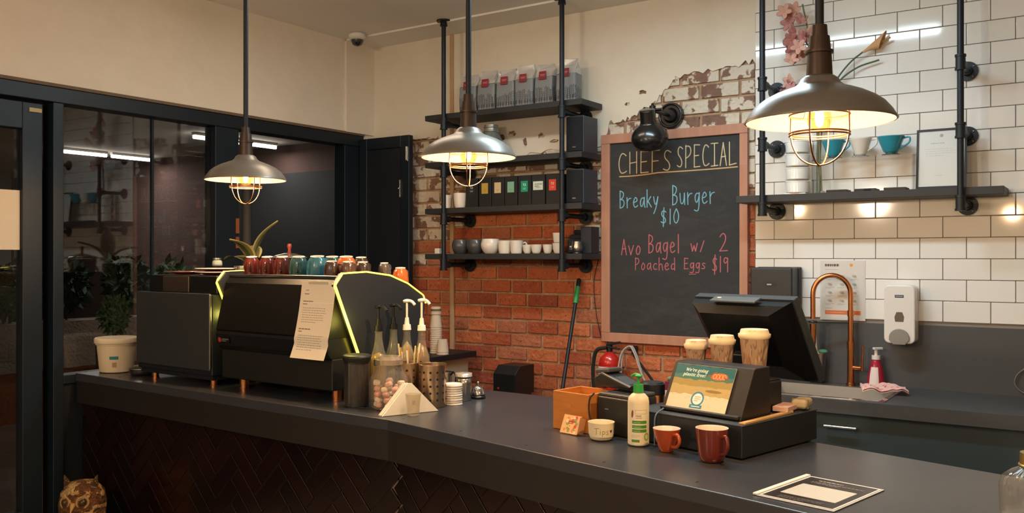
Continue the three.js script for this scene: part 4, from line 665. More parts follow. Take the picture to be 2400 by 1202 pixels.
// upturned cups on the machine
function upturned(label, x, y, z, r, h, col, turn, foot = 0xd9cfc2) {
  const t = thing('coffee_cup', label, 'cup', [x, y, z], turn, 'upturned cups on the coffee machine'); t.quaternion.premultiply(new THREE.Quaternion().setFromAxisAngle(V3(0.8, 0, -0.6), 0.15)); t.position.y += r * 0.15; const m = P(col, 0.22, { clearcoat: 0.6 });
  obj('body', lathe([[r - 0.003, 0.0005], [r, 0.0005], [r * 1.02, 0.012], [r * 0.97, h * 0.45], [r * 0.9, h * 0.72], [r * 0.72, h * 0.9], [r * 0.64, h * 0.95], [r * 0.62, h]]), m, t);
  obj('base', [lathe([[r * 0.62, h], [r * 0.64, h + 0.001], [r * 0.54, h + 0.001], [r * 0.52, h - 0.004]]), ], S(foot, 0.6), t); obj('underside', lathe([[r * 0.53, h - 0.004], [0, h - 0.003]]), m, t);
  obj('handle', tube([[r * 0.95, h * 0.75, 0], [r + 0.014, h * 0.72, 0], [r + 0.018, h * 0.45, 0], [r * 0.96, h * 0.22, 0]], 0.0045, 16), m, t);
}
const CT = HC + 0.5068, R1 = 0x561b13, TL1 = 0x264d50, BR = 0x3c2a24, OR = 0xc4662a;
upturned('first dark red upturned cup from the window', 1.142, CT, 2.03, 0.038, 0.08, R1, -0.9); upturned('middle dark red upturned cup of three', 1.252, CT, 2.035, 0.038, 0.08, R1, -0.9); upturned('dark red upturned cup beside the teal cups', 1.355, CT, 2.04, 0.038, 0.08, R1, -0.9);
upturned('dark teal upturned cup beside the red cups', 1.462, CT, 2.042, 0.042, 0.08, 0x2b4f50, -0.9); upturned('larger blue teal upturned cup in the front row', 1.578, CT, 2.045, 0.046, 0.081, 0x2f6a78, 2.2);
upturned('teal upturned cup behind the brown cups', 1.57, CT, 1.95, 0.042, 0.08, TL1, 2.2); upturned('orange upturned cup behind the brown cups', 1.664, CT, 1.96, 0.044, 0.08, OR, 2.2); upturned('dark upturned cup behind the orange one', 1.66, CT, 1.865, 0.036, 0.078, BR, 2.2);
upturned('small brown upturned cup at the front right of the machine', 1.68, CT, 2.062, 0.034, 0.062, BR, 1.2); upturned('small brown upturned cup second along the side panel', 1.752, CT, 2.04, 0.033, 0.06, 0x54382f, 1.7); upturned('small brown upturned cup third along the side panel', 1.75, CT, 1.95, 0.034, 0.058, BR, 1.7);
upturned('small grey brown upturned cup low behind the panel edge', 1.745, HC + 0.505, 1.81, 0.028, 0.056, 0x5b5048, 1.7); upturned('bright orange upturned cup low behind the panel edge', 1.755, HC + 0.464, 1.715, 0.036, 0.074, OR, 1.7);

// ---------- behind the machine: plant and lidded dish ----------
{ const t = thing('leafy_plant', 'potted plant with broad variegated leaves behind the red cups', 'plant', [0.62, HC + 0.0005, 1.59]);
  obj('pot', lathe([[0, 0.001], [0.06, 0.001], [0.075, 0.13], [0.07, 0.13], [0.066, 0.11], [0, 0.11]]), S(0x5a4a3e, 0.7), t);
  obj('stem', [rod([0, 0.11, 0], [0, 0.52, 0], 0.008)], S(0x4c4a2c, 0.8), t);
  const lt = canvasTex(64, 128, (x) => { x.fillStyle = '#6f6a3a'; x.fillRect(0, 0, 64, 128); x.fillStyle = '#b9ad77'; x.fillRect(0, 0, 9, 128); x.fillRect(55, 0, 9, 128); x.fillStyle = '#4d5230'; x.fillRect(24, 0, 16, 128); });
  const lm = S(0xffffff, 0.5, 0, { map: lt, side: THREE.DoubleSide });
  for (const [ry, up, L] of [[PI * 0.98, 0.12, 0.26], [-0.2, 0.16, 0.14], [0.5, 1.0, 0.26], [2.4, 0.5, 0.2], [-1.4, 0.6, 0.22]]) {
    const g = new THREE.PlaneGeometry(1, L, 6, 12), p = g.attributes.position; for (let i = 0; i < p.count; i++) { const q = Math.min(1, Math.max(0, (p.getY(i) + L / 2) / L)), w = 0.052 * Math.sin(Math.pow(q, 0.8) * PI) + 0.003; const a = p.getX(i); p.setXYZ(i, q * L, 0.03 * Math.sin(q * PI) + Math.abs(a) * 0.02, a * w * 1.6); }
    g.computeVertexNormals(); obj('leaf', xf(xf(g, [0, 0, 0], [0, 0, up]), [0, 0.54 + 0.02 * up, 0], [0, ry, 0]), lm, t);
  } }
{ const t = thing('coffee_grinder', 'coffee grinder with dark round hopper lid and red knob behind the cups', 'grinder', [0.9, HC + 0.0005, 1.592]);
  obj('body', [box(0.16, 0.34, 0.18, [0, 0.171, 0], [0, 0, 0], 0.02)], M.black, t); obj('hopper', lathe([[0.05, 0.34], [0.06, 0.36], [0.085, 0.58], [0.08, 0.58], [0.05, 0.36]]), P(0x5a5048, 0.1, { transmission: 0.5, thickness: 0 }), t);
  obj('lid', lathe([[0, 0.612], [0.03, 0.61], [0.075, 0.598], [0.092, 0.59], [0.092, 0.583], [0, 0.583]]), P(0x57504a, 0.2, { clearcoat: 0.5 }), t); obj('knob', [lathe([[0, 0.66], [0.01, 0.658], [0.012, 0.645], [0.007, 0.63], [0.01, 0.612], [0, 0.611]])], S(0x8a3a30, 0.4), t); }

// ---------- syrup, sugar and serviettes ----------
const clear = P(0xf6f2e8, 0.04, { transmission: 0.93, thickness: 0, ior: 1.5 });
function syrup(label, x, z, pumpM, liquid, fill, hh) {
  const t = thing('syrup_bottle', label, 'bottle', [x, HC + 0.0005, z], 0.4, 'syrup pump bottles'), h = 0.29;
  const prof = [[0, 0.002], [0.034, 0.002], [0.035, 0.008], [0.034, 0.1], [0.035, 0.16], [0.032, 0.185], [0.022, 0.215], [0.016, 0.25], [0.0145, h - 0.01], [0.0165, h - 0.008], [0.0165, h]];
  obj('glass_body', lathe(prof), clear, t);
  const fl = prof.filter(([r, y]) => y <= fill).map(([r, y]) => [Math.max(0, r - 0.003), y + 0.002]); obj('liquid', lathe([...fl, [0, fill]]), P(liquid, 0.1, { transmission: 0.45, thickness: 0 }), t);
  const pm = obj('pump', [cyl(0.018, 0.016, 0.022, [0, h + 0.008, 0]), cyl(0.011, 0.008, 0.03, [0, h + 0.033, 0]), cyl(0.0045, 0.0045, hh, [0, h + 0.045 + hh / 2, 0])], pumpM, t);
  obj('nozzle', [tube([[-0.014, h + 0.05 + hh, 0], [0.0, h + 0.054 + hh, 0], [0.022, h + 0.05 + hh, 0.002], [0.036, h + 0.036 + hh, 0.003]], 0.0065, 16), sph(0.012, [-0.002, h + 0.052 + hh, 0], [1.3, 0.6, 1])], pumpM, pm);
}
const bp = P(0x0c0c0d, 0.5, { specularIntensity: 0.5 }), wp = S(0xe6e0d4, 0.4);
syrup('syrup bottle with black pump and golden syrup', 1.885, 2.0, bp, 0xb08a45, 0.2, 0.045); syrup('syrup bottle with black pump nearer the white pumps', 1.864, 1.885, bp, 0x8d8578, 0.12, 0.045);
syrup('syrup bottle with white pump nearest the black pumps', 1.938, 1.885, wp, 0xc0ad86, 0.24, 0.065); syrup('syrup bottle with white pump farthest from the machine', 2.012, 1.878, wp, 0xb08a4c, 0.23, 0.07);
{ const t = thing('dark_glass_jar', 'tall glass jar filled with coffee grounds beside the machine', 'jar', [1.93, HC + 0.0005, 2.175]);
  t.position.set(1.902, HC + 0.0005, 2.145);
  obj('glass', lathe([[0, 0.001], [0.05, 0.001], [0.051, 0.006], [0.051, 0.185], [0.054, 0.188], [0.05, 0.188], [0.048, 0.006], [0, 0.005]]), M.glass, t);
  obj('contents', [cyl(0.0475, 0.0475, 0.165, [0, 0.088, 0], undefined, 32)], S(0x24201a, 0.8), t);
  obj('liner', lathe([[0.049, 0.172], [0.056, 0.19], [0.06, 0.2], [0.048, 0.206], [0.03, 0.196], [0, 0.19]]), S(0x161616, 0.5, 0, { side: THREE.DoubleSide }), t); }
{ const t = thing('marshmallow_jar', 'ribbed glass jar holding pink and white marshmallows', 'jar', [2.045, HC + 0.0005, 2.115]);
  const seg = 60, prof = [[0, 0.002], [0.06, 0.002], [0.068, 0.01], [0.076, 0.05], [0.077, 0.09], [0.07, 0.125], [0.056, 0.145], [0.052, 0.155], [0.052, 0.172]];
  const g = new THREE.LatheGeometry(prof.map(a => V2(...a)), seg * 2), p = g.attributes.position; for (let i = 0; i < p.count; i++) { const y = p.getY(i), a = Math.atan2(p.getX(i), p.getZ(i)), k = 1 + (y > 0.1 && y < 0.15 ? 0.025 : 0.008) * Math.cos(a * 30 + (y > 0.1 ? y * 60 : 0)); p.setX(i, p.getX(i) * k); p.setZ(i, p.getZ(i) * k); } g.computeVertexNormals();
  obj('glass', g, clear, t); obj('lid', [cyl(0.054, 0.054, 0.02, [0, 0.183, 0]), cyl(0.05, 0.044, 0.012, [0, 0.199, 0])], P(0xbfae95, 0.2, { metalness: 0.6 }), t);
  obj('clasp', box(0.02, 0.025, 0.01, [-0.052, 0.178, 0.02], [0, -1.2, 0], 0.002), M.black, t);
  const mm = [S(0xe9b3a4, 0.9), S(0xf0ddcc, 0.9)]; let q = 0;
  for (let L = 0; L < 5; L++) for (let k = 0; k < (L < 4 ? 8 : 4); k++) { const a = k / (L < 4 ? 7 : 4) * 2 * PI + L, r = k === 7 ? 0 : 0.047; const m = obj('marshmallow', new RoundedBoxGeometry(0.027, 0.021, 0.025, 2, 0.008), mm[q++ % 2], t); m.position.set(r * Math.cos(a), 0.018 + L * 0.0205 + rr(-0.002, 0.002), r * Math.sin(a)); m.rotation.set(rr(-0.5, 0.5), rr(0, 3), rr(-0.5, 0.5)); } }
{ const t = thing('napkin_stack', 'white folded paper napkins standing as a triangle', 'napkins', [2.172, HC + 0.0005, 2.15], 1.16);
  const nm = S(0xe8dcc6, 0.9);
  for (const [z, s] of [[0.012, 1], [-0.004, 0.97], [-0.02, 0.98]]) obj('napkin', ext([[-0.115 * s, 0], [0.115 * s, 0], [0.008, 0.112 * s], [-0.008, 0.112 * s]], 0.008, [rr(-0.004, 0.004), 0.0005, z], [-0.1, 0, 0], 0.001), nm, t); }
{ const t = thing('shot_glass', 'small clear shot glass in front of the napkins', 'glass', [2.222, HC + 0.0005, 2.18]);
  obj('glass', lathe([[0, 0.001], [0.022, 0.001], [0.024, 0.006], [0.029, 0.078], [0.031, 0.081], [0.0285, 0.081], [0.022, 0.014], [0, 0.012]], undefined, undefined, 32), clear, t); obj('mark', xf(new THREE.LatheGeometry([V2(0.0275, 0.045), V2(0.0285, 0.06)], 6, 0.6, 0.4)), S(0xb8aca0, 0.8, 0, { side: THREE.DoubleSide }), t); }
function canister(label, x, z) {
  const t = thing('cutlery_canister', label, 'canister', [x, HC + 0.0005, z], 0, 'perforated steel canisters'), R = 0.053, H = 0.165;
  obj('cylinder', lathe([[0, 0.001], [R, 0.001], [R, H], [R + 0.003, H + 0.003], [R - 0.002, H + 0.002], [R - 0.002, 0.004], [0, 0.004]], undefined, undefined, 48), S(0xc4a98c, 0.3, 1), t);
  const holes = []; for (let k = 0; k < 12; k++) for (let j = 0; j < 5; j++) { const a = k / 12 * 2 * PI, g = new THREE.CylinderGeometry(0.0048, 0.0048, 0.001, 10); g.rotateX(PI / 2); g.translate(0, 0, R + 0.0003); g.rotateY(a); g.translate(0, 0.03 + j * 0.027, 0); holes.push(g); }
  const o = obj('perforation', mergeGeometries(holes), S(0x1c1612, 0.9), t); o.userData.kind = 'stuff';
  return t;
}
canister('nearer perforated steel canister beside the napkins', 2.148, 1.974); canister('perforated steel canister with stirrers behind the marshmallow jar', 2.026, 1.972);
{ const t = thing('stirrers', 'bundle of wooden and striped straws in the rear canister', 'straws', [2.026, HC + 0.005, 1.972]);
  const sm2 = [S(0xd8c088, 0.7), S(0xe8e2d4, 0.6), S(0xb98a50, 0.8)]; for (let i = 0; i < 9; i++) { const a = i * 0.7, r = 0.02; obj('straw', rod([r * Math.cos(a), 0.002, r * Math.sin(a)], [0.044 * Math.cos(a + 0.4) , 0.2 + 0.012 * (i % 4), 0.044 * Math.sin(a + 0.4)], 0.003, 8), sm2[i % 3], t); } }
{ const t = thing('lid_stack', 'stack of white takeaway cup lids beside the steel canister', 'lids', [2.185, HC + 0.0005, 1.89]);
  for (let k = 0; k < 9; k++) obj('cup_lid', lathe([[0, 0.004], [0.03, 0.004], [0.033, 0.0095], [0.037, 0.0095], [0.0385, 0.002], [0.0395, 0.0005], [0.037, 0.0005], [0, 0.001]], [rr(-0.001, 0.001), k * 0.0092, 0], [0, 0, 0], 32), whiteC, t); }
{ const t = thing('steel_shaker', 'small steel shaker with clear top behind the lid stack', 'shaker', [2.16, HC + 0.0005, 1.785]);
  obj('body', lathe([[0, 0.001], [0.031, 0.001], [0.032, 0.07], [0.032, 0.098], [0, 0.098]]), M.steel, t); obj('cap', [lathe([[0.034, 0.098], [0.035, 0.112], [0, 0.113]]), tor(0.034, 0.002, [0, 0.099, 0], [PI / 2, 0, 0])], S(0xd8cfc4, 0.25, 0.6), t); }
{ const t = thing('milk_jug', 'small steel jug with black handle tip behind the lids', 'jug', [2.06, HC + 0.0005, 1.78]); obj('body', lathe([[0, 0.001], [0.03, 0.001], [0.033, 0.05], [0.027, 0.095], [0.029, 0.11], [0.026, 0.108], [0.03, 0.05], [0, 0.005]]), M.steel, t); obj('handle', tube([[0.028, 0.1, 0], [0.05, 0.112, 0.005], [0.06, 0.1, 0.005], [0.05, 0.05, 0.003], [0.032, 0.035, 0]], 0.005), M.black, t); }
{ const t = thing('service_bell', 'chrome counter service bell with black base', 'bell', [2.178, HC + 0.0005, 1.71]);
  obj('base', lathe([[0, 0.001], [0.031, 0.001], [0.033, 0.006], [0.028, 0.014], [0, 0.014]]), M.blackGloss, t); obj('dome', lathe([[0.029, 0.015], [0.03, 0.02], [0.024, 0.04], [0.012, 0.05], [0, 0.052]]), M.chrome, t); obj('button', [cyl(0.003, 0.003, 0.012, [0, 0.057, 0]), sph(0.006, [0, 0.064, 0])], M.chrome, t); }

// ---------- against the brick wall, behind the counter ----------
{ const t = thing('side_bench', 'small pale cabinet with black top in the brick corner', 'cabinet', [0.64, 0.001, 0.3]);
  obj('body', span(-0.4, 0.28, 0, 0.9, -0.2, 0.2), S(0xb8a68e, 0.6), t); obj('top', span(-0.42, 0.335, 0.9, 0.935, -0.22, 0.24, 0.004), M.black, t); }
const cupW = S(0xdccbb6, 0.7);
for (const [x, z, n, lab] of [[0.84, 0.33, 13, 'tall stack of white paper cups on the side cabinet'], [0.925, 0.37, 2, 'short pair of white paper cups beside the tall stack']]) {
  const t = thing('paper_cup_stack', lab, 'cups', [x, 0.9365, z], 0, 'paper cups in the corner'); for (let k = 0; k < n; k++) obj('paper_cup', lathe([[0.038, 0], [0.0395, 0.002], [0.038, 0.004], [0.029, 0.078], [0.028, 0.08], [0, 0.08]], [0, k * 0.0135, 0], [0, 0, 0], 28), cupW, t);
  if (n > 5) { obj('top_cup', lathe([[0.03, 0.243], [0.034, 0.245], [0.032, 0.29], [0.03, 0.292], [0, 0.292]]), cupW, t); obj('band', cyl(0.0335, 0.033, 0.03, [0, 0.263, 0]), S(0x6a4a38, 0.7), t); } }
{ const t = thing('waste_bin', 'black swing top bin against the brick wall', 'bin', [1.385, 0.001, 0.26]);
  obj('body', loft([rrect(0.13, 0.18, 0.03).map(([a, b]) => [a, 0, b]), rrect(0.152, 0.2, 0.03).map(([a, b]) => [a, 0.72, b])].map(r => r.reverse())), S(0x22272a, 0.5), t);
  obj('hood', ext([[-0.1, 0], [0.1, 0], [0.1, 0.12], [0.05, 0.165], [-0.1, 0.165]].map(([z, y]) => [-z, y]), 0.152, [-0.076, 0.722, 0], [0, PI / 2, 0], 0.004), S(0x15181a, 0.4), t); obj('red_mark', box(0.012, 0.01, 0.002, [-0.04, 0.76, 0.106]), M.redPlastic, t); }
{ const t = thing('squeegee', 'black pole with green grip leaning on the brick wall', 'mop', [1.80, 0.001, 0.55]);
  const a = [0.03, 0.03, 0.12], b = [-0.095, 1.4, -0.52], at = q => a.map((v, i) => v + (b[i] - v) * q);
  obj('pole', rod(a, at(0.92), 0.011), M.black, t); obj('grip', rod(at(0.9), at(0.972), 0.0145), S(0x2f9a4e, 0.5), t); obj('tip', [rod(at(0.97), at(1), 0.013), sph(0.013, at(1))], M.black, t); obj('head', box(0.32, 0.03, 0.06, [0.05, 0.0165, 0.12], [0, 0, 0], 0.008), M.black, t); }
{ const t = thing('fire_extinguisher', 'red fire extinguisher with white band on the brick wall', 'extinguisher', [1.95, 0.5, 0.1]);
  obj('cylinder', lathe([[0, 0.001], [0.06, 0.003], [0.064, 0.015], [0.064, 0.42], [0.055, 0.455], [0.03, 0.478], [0.022, 0.49], [0, 0.49]]), P(0xc0241e, 0.25, { clearcoat: 0.6 }), t);
  obj('band', cyl(0.0648, 0.0648, 0.045, [0, 0.385, 0], undefined, 36, true), S(0xe8e0da, 0.5, 0, { side: THREE.DoubleSide }), t); obj('print_band', cyl(0.0648, 0.0648, 0.018, [0, 0.335, 0], undefined, 36, true), S(0xd98a80, 0.5, 0, { side: THREE.DoubleSide }), t);
  obj('valve', [cyl(0.018, 0.018, 0.04, [0, 0.51, 0]), box(0.09, 0.014, 0.02, [0.03, 0.54, 0.01], [0, 0, 0.2], 0.004), box(0.08, 0.01, 0.018, [0.03, 0.515, 0.01], [0, 0, -0.15], 0.003)], M.black, t);
  obj('hose', tube([[-0.01, 0.515, 0.02], [-0.06, 0.5, 0.04], [-0.085, 0.42, 0.04], [-0.085, 0.3, 0.04], [-0.075, 0.15, 0.03]], 0.011, 40), M.rubber, t); obj('bracket', box(0.05, 0.2, 0.035, [0, 0.3, -0.078]), M.black, t); }
{ const t = thing('hook_cables', 'bundle of grey cables hanging on a hook under the chalkboard', 'cables', [2.075, 1.0, 0.02]);
  const gm = S(0xb0aca4, 0.5); obj('hook', [box(0.03, 0.05, 0.02, [0, 0.0, 0.005]), rod([0, 0, 0.01], [0, 0.01, 0.09], 0.006)], M.black, t);
  for (const [w, h, z] of [[0.04, 0.3, 0.1], [0.05, 0.22, 0.12]]) obj('cable', tube([[-w, -h, z], [-w, -0.12, z], [-0.03, 0.0, z - 0.02], [0.01, 0.03, z - 0.03], [0.04, 0.0, z - 0.02], [w + 0.06, -0.14, z], [w + 0.12, -h, z]], 0.005, 50), gm, t);
  obj('cable', tube([[0.03, -0.02, 0.08], [0.1, -0.1, 0.08], [0.16, -0.18, 0.08], [0.18, -0.3, 0.08]], 0.008, 40), M.rubber, t); }
tag(obj('dangling_wire', tube([[1.83, 1.53, 0.012], [1.8, 1.4, 0.012], [1.815, 1.2, 0.012], [1.85, 1.05, 0.012]], 0.0022, 40), M.rubber), 'thin black cord hanging down the bricks beside the chalkboard', 'cord');

// ---------- till end of the counter ----------
const TA = -0.234;
{ const t = thing('wooden_box', 'small orange wooden box with open top on the counter', 'box', [2.93, HC + 0.0005, 2.02], -0.18), wm = S(0xffffff, 0.5, 0, { map: dtex(256, (u, v) => mix([176, 104, 40], [206, 134, 62], fbm(u * 0.15, v, 24, 4)), 3) });
  const w = 0.158, d = 0.15, h = 0.13, k = 0.01; t.position.set(2.872, HC + 0.0005, 2.035);
  obj('side', planarUV(span(-w / 2, w / 2, 0.001, h, d / 2 - k, d / 2, 0.001)), wm, t); obj('side', planarUV(span(-w / 2, w / 2, 0.001, h, -d / 2, -d / 2 + k, 0.001)), wm, t); obj('side', planarUV(span(-w / 2, -w / 2 + k, 0.001, h, -d / 2 + k, d / 2 - k)), wm, t); obj('side', planarUV(span(w / 2 - k, w / 2, 0.001, h, -d / 2 + k, d / 2 - k)), wm, t); obj('bottom', planarUV(span(-w / 2, w / 2, 0.001, 0.1, -d / 2 + k, d / 2 - k)), wm, t); }
{ const t = thing('card_terminal', 'black card payment terminal resting on the wooden box', 'terminal', [2.975, HC + 0.139, 1.99], -0.35);
  obj('body', [loft([[-0.075, 0.03], [-0.04, 0.045], [0.02, 0.03], [0.1, 0.014]].map(([x, h]) => rrect(h * 1.2, 0.078, 0.01, 3).map(([a, b]) => [x, h * 0.6 + a + (x > 0 ? 0.006 : 0.004), b])))], S(0x1f2022, 0.4), t);
  obj('paper_cover', box(0.07, 0.016, 0.066, [-0.045, 0.06, 0], [0, 0, 0.12], 0.006), S(0x4a4b4e, 0.35), t); obj('keypad', box(0.07, 0.004, 0.05, [0.05, 0.034, 0], [0, 0, -0.26], 0.001), S(0x34363a, 0.5), t); obj('cradle', box(0.05, 0.02, 0.075, [-0.052, 0.011, 0], [0, 0, 0], 0.004), M.black, t); }
tag(obj('terminal_cord', tube([[2.945, HC + 0.135, 2.1], [2.94, HC + 0.12, 2.12], [2.94, HC + 0.07, 2.125], [2.96, HC + 0.03, 2.13], [2.985, HC + 0.0045, 2.135]], 0.0028, 40), M.rubber), 'thin black cord dangling from the card terminal', 'cord');
{ const t = thing('receipt_printer', 'black cube receipt printer behind the pump bottle', 'printer', [3.028, HC + 0.0005, 2.036], TA);
  obj('case', box(0.138, 0.125, 0.15, [0, 0.063, -0.01], [0, 0, 0], 0.008), S(0x262422, 0.45), t); obj('cover', box(0.132, 0.012, 0.14, [0, 0.131, -0.01], [0, 0, 0], 0.005), S(0x4a4643, 0.4), t); obj('paper_slot', box(0.09, 0.003, 0.012, [0, 0.138, 0.03]), M.black, t);
  plate('badge', 0.03, 0.008, [-0.02, 0.085, 0.0656], [0, 0, 0], canvasTex(96, 24, (x) => { x.fillStyle = '#262422'; x.fillRect(0, 0, 96, 24); scrib(x, 8, 12, 80, 1, 8, '#8f8a82', 9); }), t); }
{ const t = thing('gift_card', 'orange printed gift card propped against the wooden box', 'card', [2.885, HC + 0.0005, 2.148], -0.2);
  plate('print', 0.075, 0.062, [0, 0.0315, 0.0042], [-0.42, 0, 0.0], canvasTex(150, 120, (x, w, h) => { x.fillStyle = '#e0b07a'; x.fillRect(0, 0, w, h); for (let i = 0; i < 26; i++) { x.fillStyle = ['#c8502a', '#d98a4a', '#8a9a5a', '#e6c79a'][i % 4]; x.beginPath(); x.arc(rr(20, w - 20), rr(i < 14 ? 10 : 60, i < 14 ? 60 : h - 10), rr(4, 15), 0, 7); x.fill(); } scrib(x, 50, 40, 70, 2, 12, '#8f2f1e', 7); }), t);
  obj('card', box(0.075, 0.062, 0.003, [0, 0.0315, 0.002], [-0.42, 0, 0]), S(0xd8a878, 0.6), t); obj('side_card', box(0.002, 0.055, 0.03, [0.041, 0.029, -0.004], [-0.3, 0, 0]), S(0xc78a5c, 0.6), t); }
function around(name, t, r0, y0, r1, y1, mid, arc, tex, rough = 0.5) {       // curved print hugging a round body; mid: angle of its middle from +z towards +x
  const g = new THREE.LatheGeometry([V2(r0, y0), V2(r1, y1)], 24, mid - arc / 2, arc); return obj(name, g, S(0xffffff, rough, 0, { map: tex, side: THREE.DoubleSide }), t); }
const FACE = 0.62;      // direction from the till end towards the viewer's side of the counter
{ const t = thing('tips_bowl', 'small cream bowl hand lettered tips with a heart', 'bowl', [3.012, HC + 0.0005, 2.175]);
  const bm = P(0xe4d3b0, 0.35, { clearcoat: 0.3 });
  obj('bowl', lathe([[0, 0.001], [0.03, 0.001], [0.036, 0.006], [0.041, 0.02], [0.0425, 0.056], [0.0435, 0.058], [0.04, 0.056], [0.037, 0.02], [0, 0.006]]), bm, t);
  around('lettering', t, 0.0416, 0.014, 0.0430, 0.05, FACE, 2.1, canvasTex(420, 160, (x, w, h) => { x.fillStyle = '#e4d3b0'; x.fillRect(0, 0, w, h); x.strokeStyle = '#8a8a3e'; x.lineWidth = 9; x.lineCap = 'round';
    x.beginPath(); x.moveTo(80, 35); x.lineTo(150, 30); x.moveTo(112, 34); x.lineTo(108, 120); x.moveTo(172, 70); x.lineTo(170, 118); x.moveTo(172, 46); x.lineTo(173, 48); x.moveTo(205, 70); x.lineTo(203, 145); x.moveTo(206, 76); x.quadraticCurveTo(252, 66, 240, 100); x.quadraticCurveTo(225, 120, 205, 108); x.moveTo(296, 70); x.quadraticCurveTo(262, 68, 274, 92); x.quadraticCurveTo(304, 102, 290, 118); x.quadraticCurveTo(275, 124, 262, 114); x.stroke();
    x.fillStyle = '#4a3350'; x.beginPath(); x.moveTo(350, 105); x.bezierCurveTo(310, 70, 330, 45, 350, 66); x.bezierCurveTo(370, 45, 392, 70, 350, 105); x.fill(); }), 0.4); }
{ const t = thing('sanitiser_bottle', 'cream pump bottle of hand sanitiser with green top', 'bottle', [3.148, HC + 0.0005, 2.182]);
  obj('body', lathe([[0, 0.001], [0.03, 0.001], [0.0335, 0.006], [0.0335, 0.135], [0.031, 0.15], [0.022, 0.16], [0.014, 0.165], [0, 0.166]]), S(0xe6d8b8, 0.4), t);
  const gr = S(0x2f9a48, 0.4); const pm = obj('pump', [cyl(0.0165, 0.0155, 0.025, [0, 0.178, 0]), cyl(0.005, 0.005, 0.028, [0, 0.203, 0])], gr, t);
  obj('nozzle', xf(mergeGeometries([tube([[0.012, 0.216, 0], [0, 0.22, 0], [-0.018, 0.219, 0], [-0.034, 0.212, 0]], 0.0052, 16), sph(0.012, [0.002, 0.217, 0], [1.2, 0.45, 1], 12)].map(g => g.toNonIndexed())), [0, 0, 0], [0, -0.5, 0]), gr, pm);
  around('label', t, 0.0338, 0.008, 0.0338, 0.118, FACE, 2.4, canvasTex(400, 540, (x, w, h) => { x.fillStyle = '#e6d8b8'; x.fillRect(0, 0, w, h); x.strokeStyle = '#8a7a52'; x.lineWidth = 4; x.strokeRect(120, 20, 190, 56); x.fillStyle = '#7a4a34'; x.beginPath(); x.ellipse(74, 80, 18, 60, 0.1, 0, 7); x.fill(); x.fillStyle = '#4a4436'; x.font = 'bold 34px sans-serif'; x.fillText('Hand', 130, 118); x.font = 'bold 24px sans-serif'; x.fillText('Sanitiser', 130, 146);
    x.fillStyle = '#4f8a34'; for (const y of [180, 250, 312]) { x.beginPath(); x.roundRect(70, y, 240, 48, 10); x.fill(); } x.fillStyle = '#cfe0b8'; for (const y of [208, 278, 340]) scrib(x, 90, y, 190, 1, 8, '#cfe0b8', 6); scrib(x, 60, 400, 150, 3, 18, '#9a8a5c', 4); x.fillStyle = '#8fb04a'; x.beginPath(); x.ellipse(310, 430, 50, 62, 0, 0, 7); x.fill(); x.fillStyle = '#dcd29a'; x.beginPath(); x.ellipse(310, 430, 28, 38, 0, 0, 7); x.fill(); x.fillStyle = '#4f8a34'; x.fillRect(60, 470, 130, 40); }), 0.45); }
const letter = (ch) => canvasTex(64, 64, (x) => { x.fillStyle = '#ecdfcd'; x.fillRect(0, 0, 64, 64); x.fillStyle = '#3a302a'; x.font = 'bold 46px sans-serif'; x.textAlign = 'center'; x.fillText(ch, 32, 50); });
const cupIn = P(0xe9dac6, 0.3, { clearcoat: 0.3 });
{ const t = mug('coffee_cup', 'small orange red cup in front of the till', 'cup', [3.262, HC + 0.0005, 2.222], 0.042, 0.07, P(0xb04a22, 0.22, { clearcoat: 0.6 }), -0.55, null, { foot: 0.42, pow: 0.7, inner: cupIn, hr: 0.0055 });
  around('letter_mark', t, 0.0385, 0.052, 0.039, 0.066, FACE + PI - 0.55, 0.35, letter('C')); }
{ const t = mug('coffee_cup', 'larger dark red brown mug in front of the till', 'mug', [3.424, HC + 0.0005, 2.268], 0.047, 0.096, P(0x6e281a, 0.22, { clearcoat: 0.6 }), -0.55, null, { foot: 0.62, pow: 0.38, inner: cupIn, hr: 0.006 });
  around('letter_mark', t, 0.0436, 0.074, 0.0438, 0.091, FACE + PI - 0.55, 0.42, letter('M')); }
const DT = 1.05;
{ const t = thing('cash_drawer', 'black metal cash drawer under the till', 'cash drawer', [3.340, HC + 0.0005, 1.956], TA);
  obj('case', box(0.42, 0.093, 0.43, [0, 0.0505, 0], [0, 0, 0], 0.004), S(0x1f2226, 0.45), t); obj('front', box(0.41, 0.075, 0.006, [0, 0.047, -0.218], [0, 0, 0], 0.002), M.black, t);
  for (const [a, b] of [[-1, -1], [-1, 1], [1, -1], [1, 1]]) obj('foot', cyl(0.012, 0.012, 0.004, [a * 0.19, 0.002, b * 0.19]), M.rubber, t); obj('lid_seam', box(0.422, 0.003, 0.432, [0, 0.0985, 0]), S(0x35383c, 0.5), t); }
const loc = (X, Z) => [3.340 + X * Math.cos(TA) + Z * Math.sin(TA), 1.956 - X * Math.sin(TA) + Z * Math.cos(TA)];
const onTill = (name, label, cat, X, Z, y, turn = 0, group) => { const [x, z] = loc(X, Z); return thing(name, label, cat, [x, y, z], TA + turn, group); };
{ const t = onTill('card_stand', 'black sloping stand for the tablet in front of the takeaway cups', 'stand', 0.02, 0.07, DT + 0.004);
  obj('wedge', ext([[-0.085, 0], [-0.078, 0.012], [-0.012, 0.142], [0.0, 0.145], [0.07, 0.145], [0.075, 0.0]], 0.29, [-0.145, 0, 0], [0, PI / 2, 0], 0.003), S(0x241f1e, 0.45), t); obj('base_tray', box(0.29, 0.012, 0.14, [0.0, 0.0062, 0.03], [0, 0, 0], 0.004), S(0x1c1a1a, 0.5), t); }
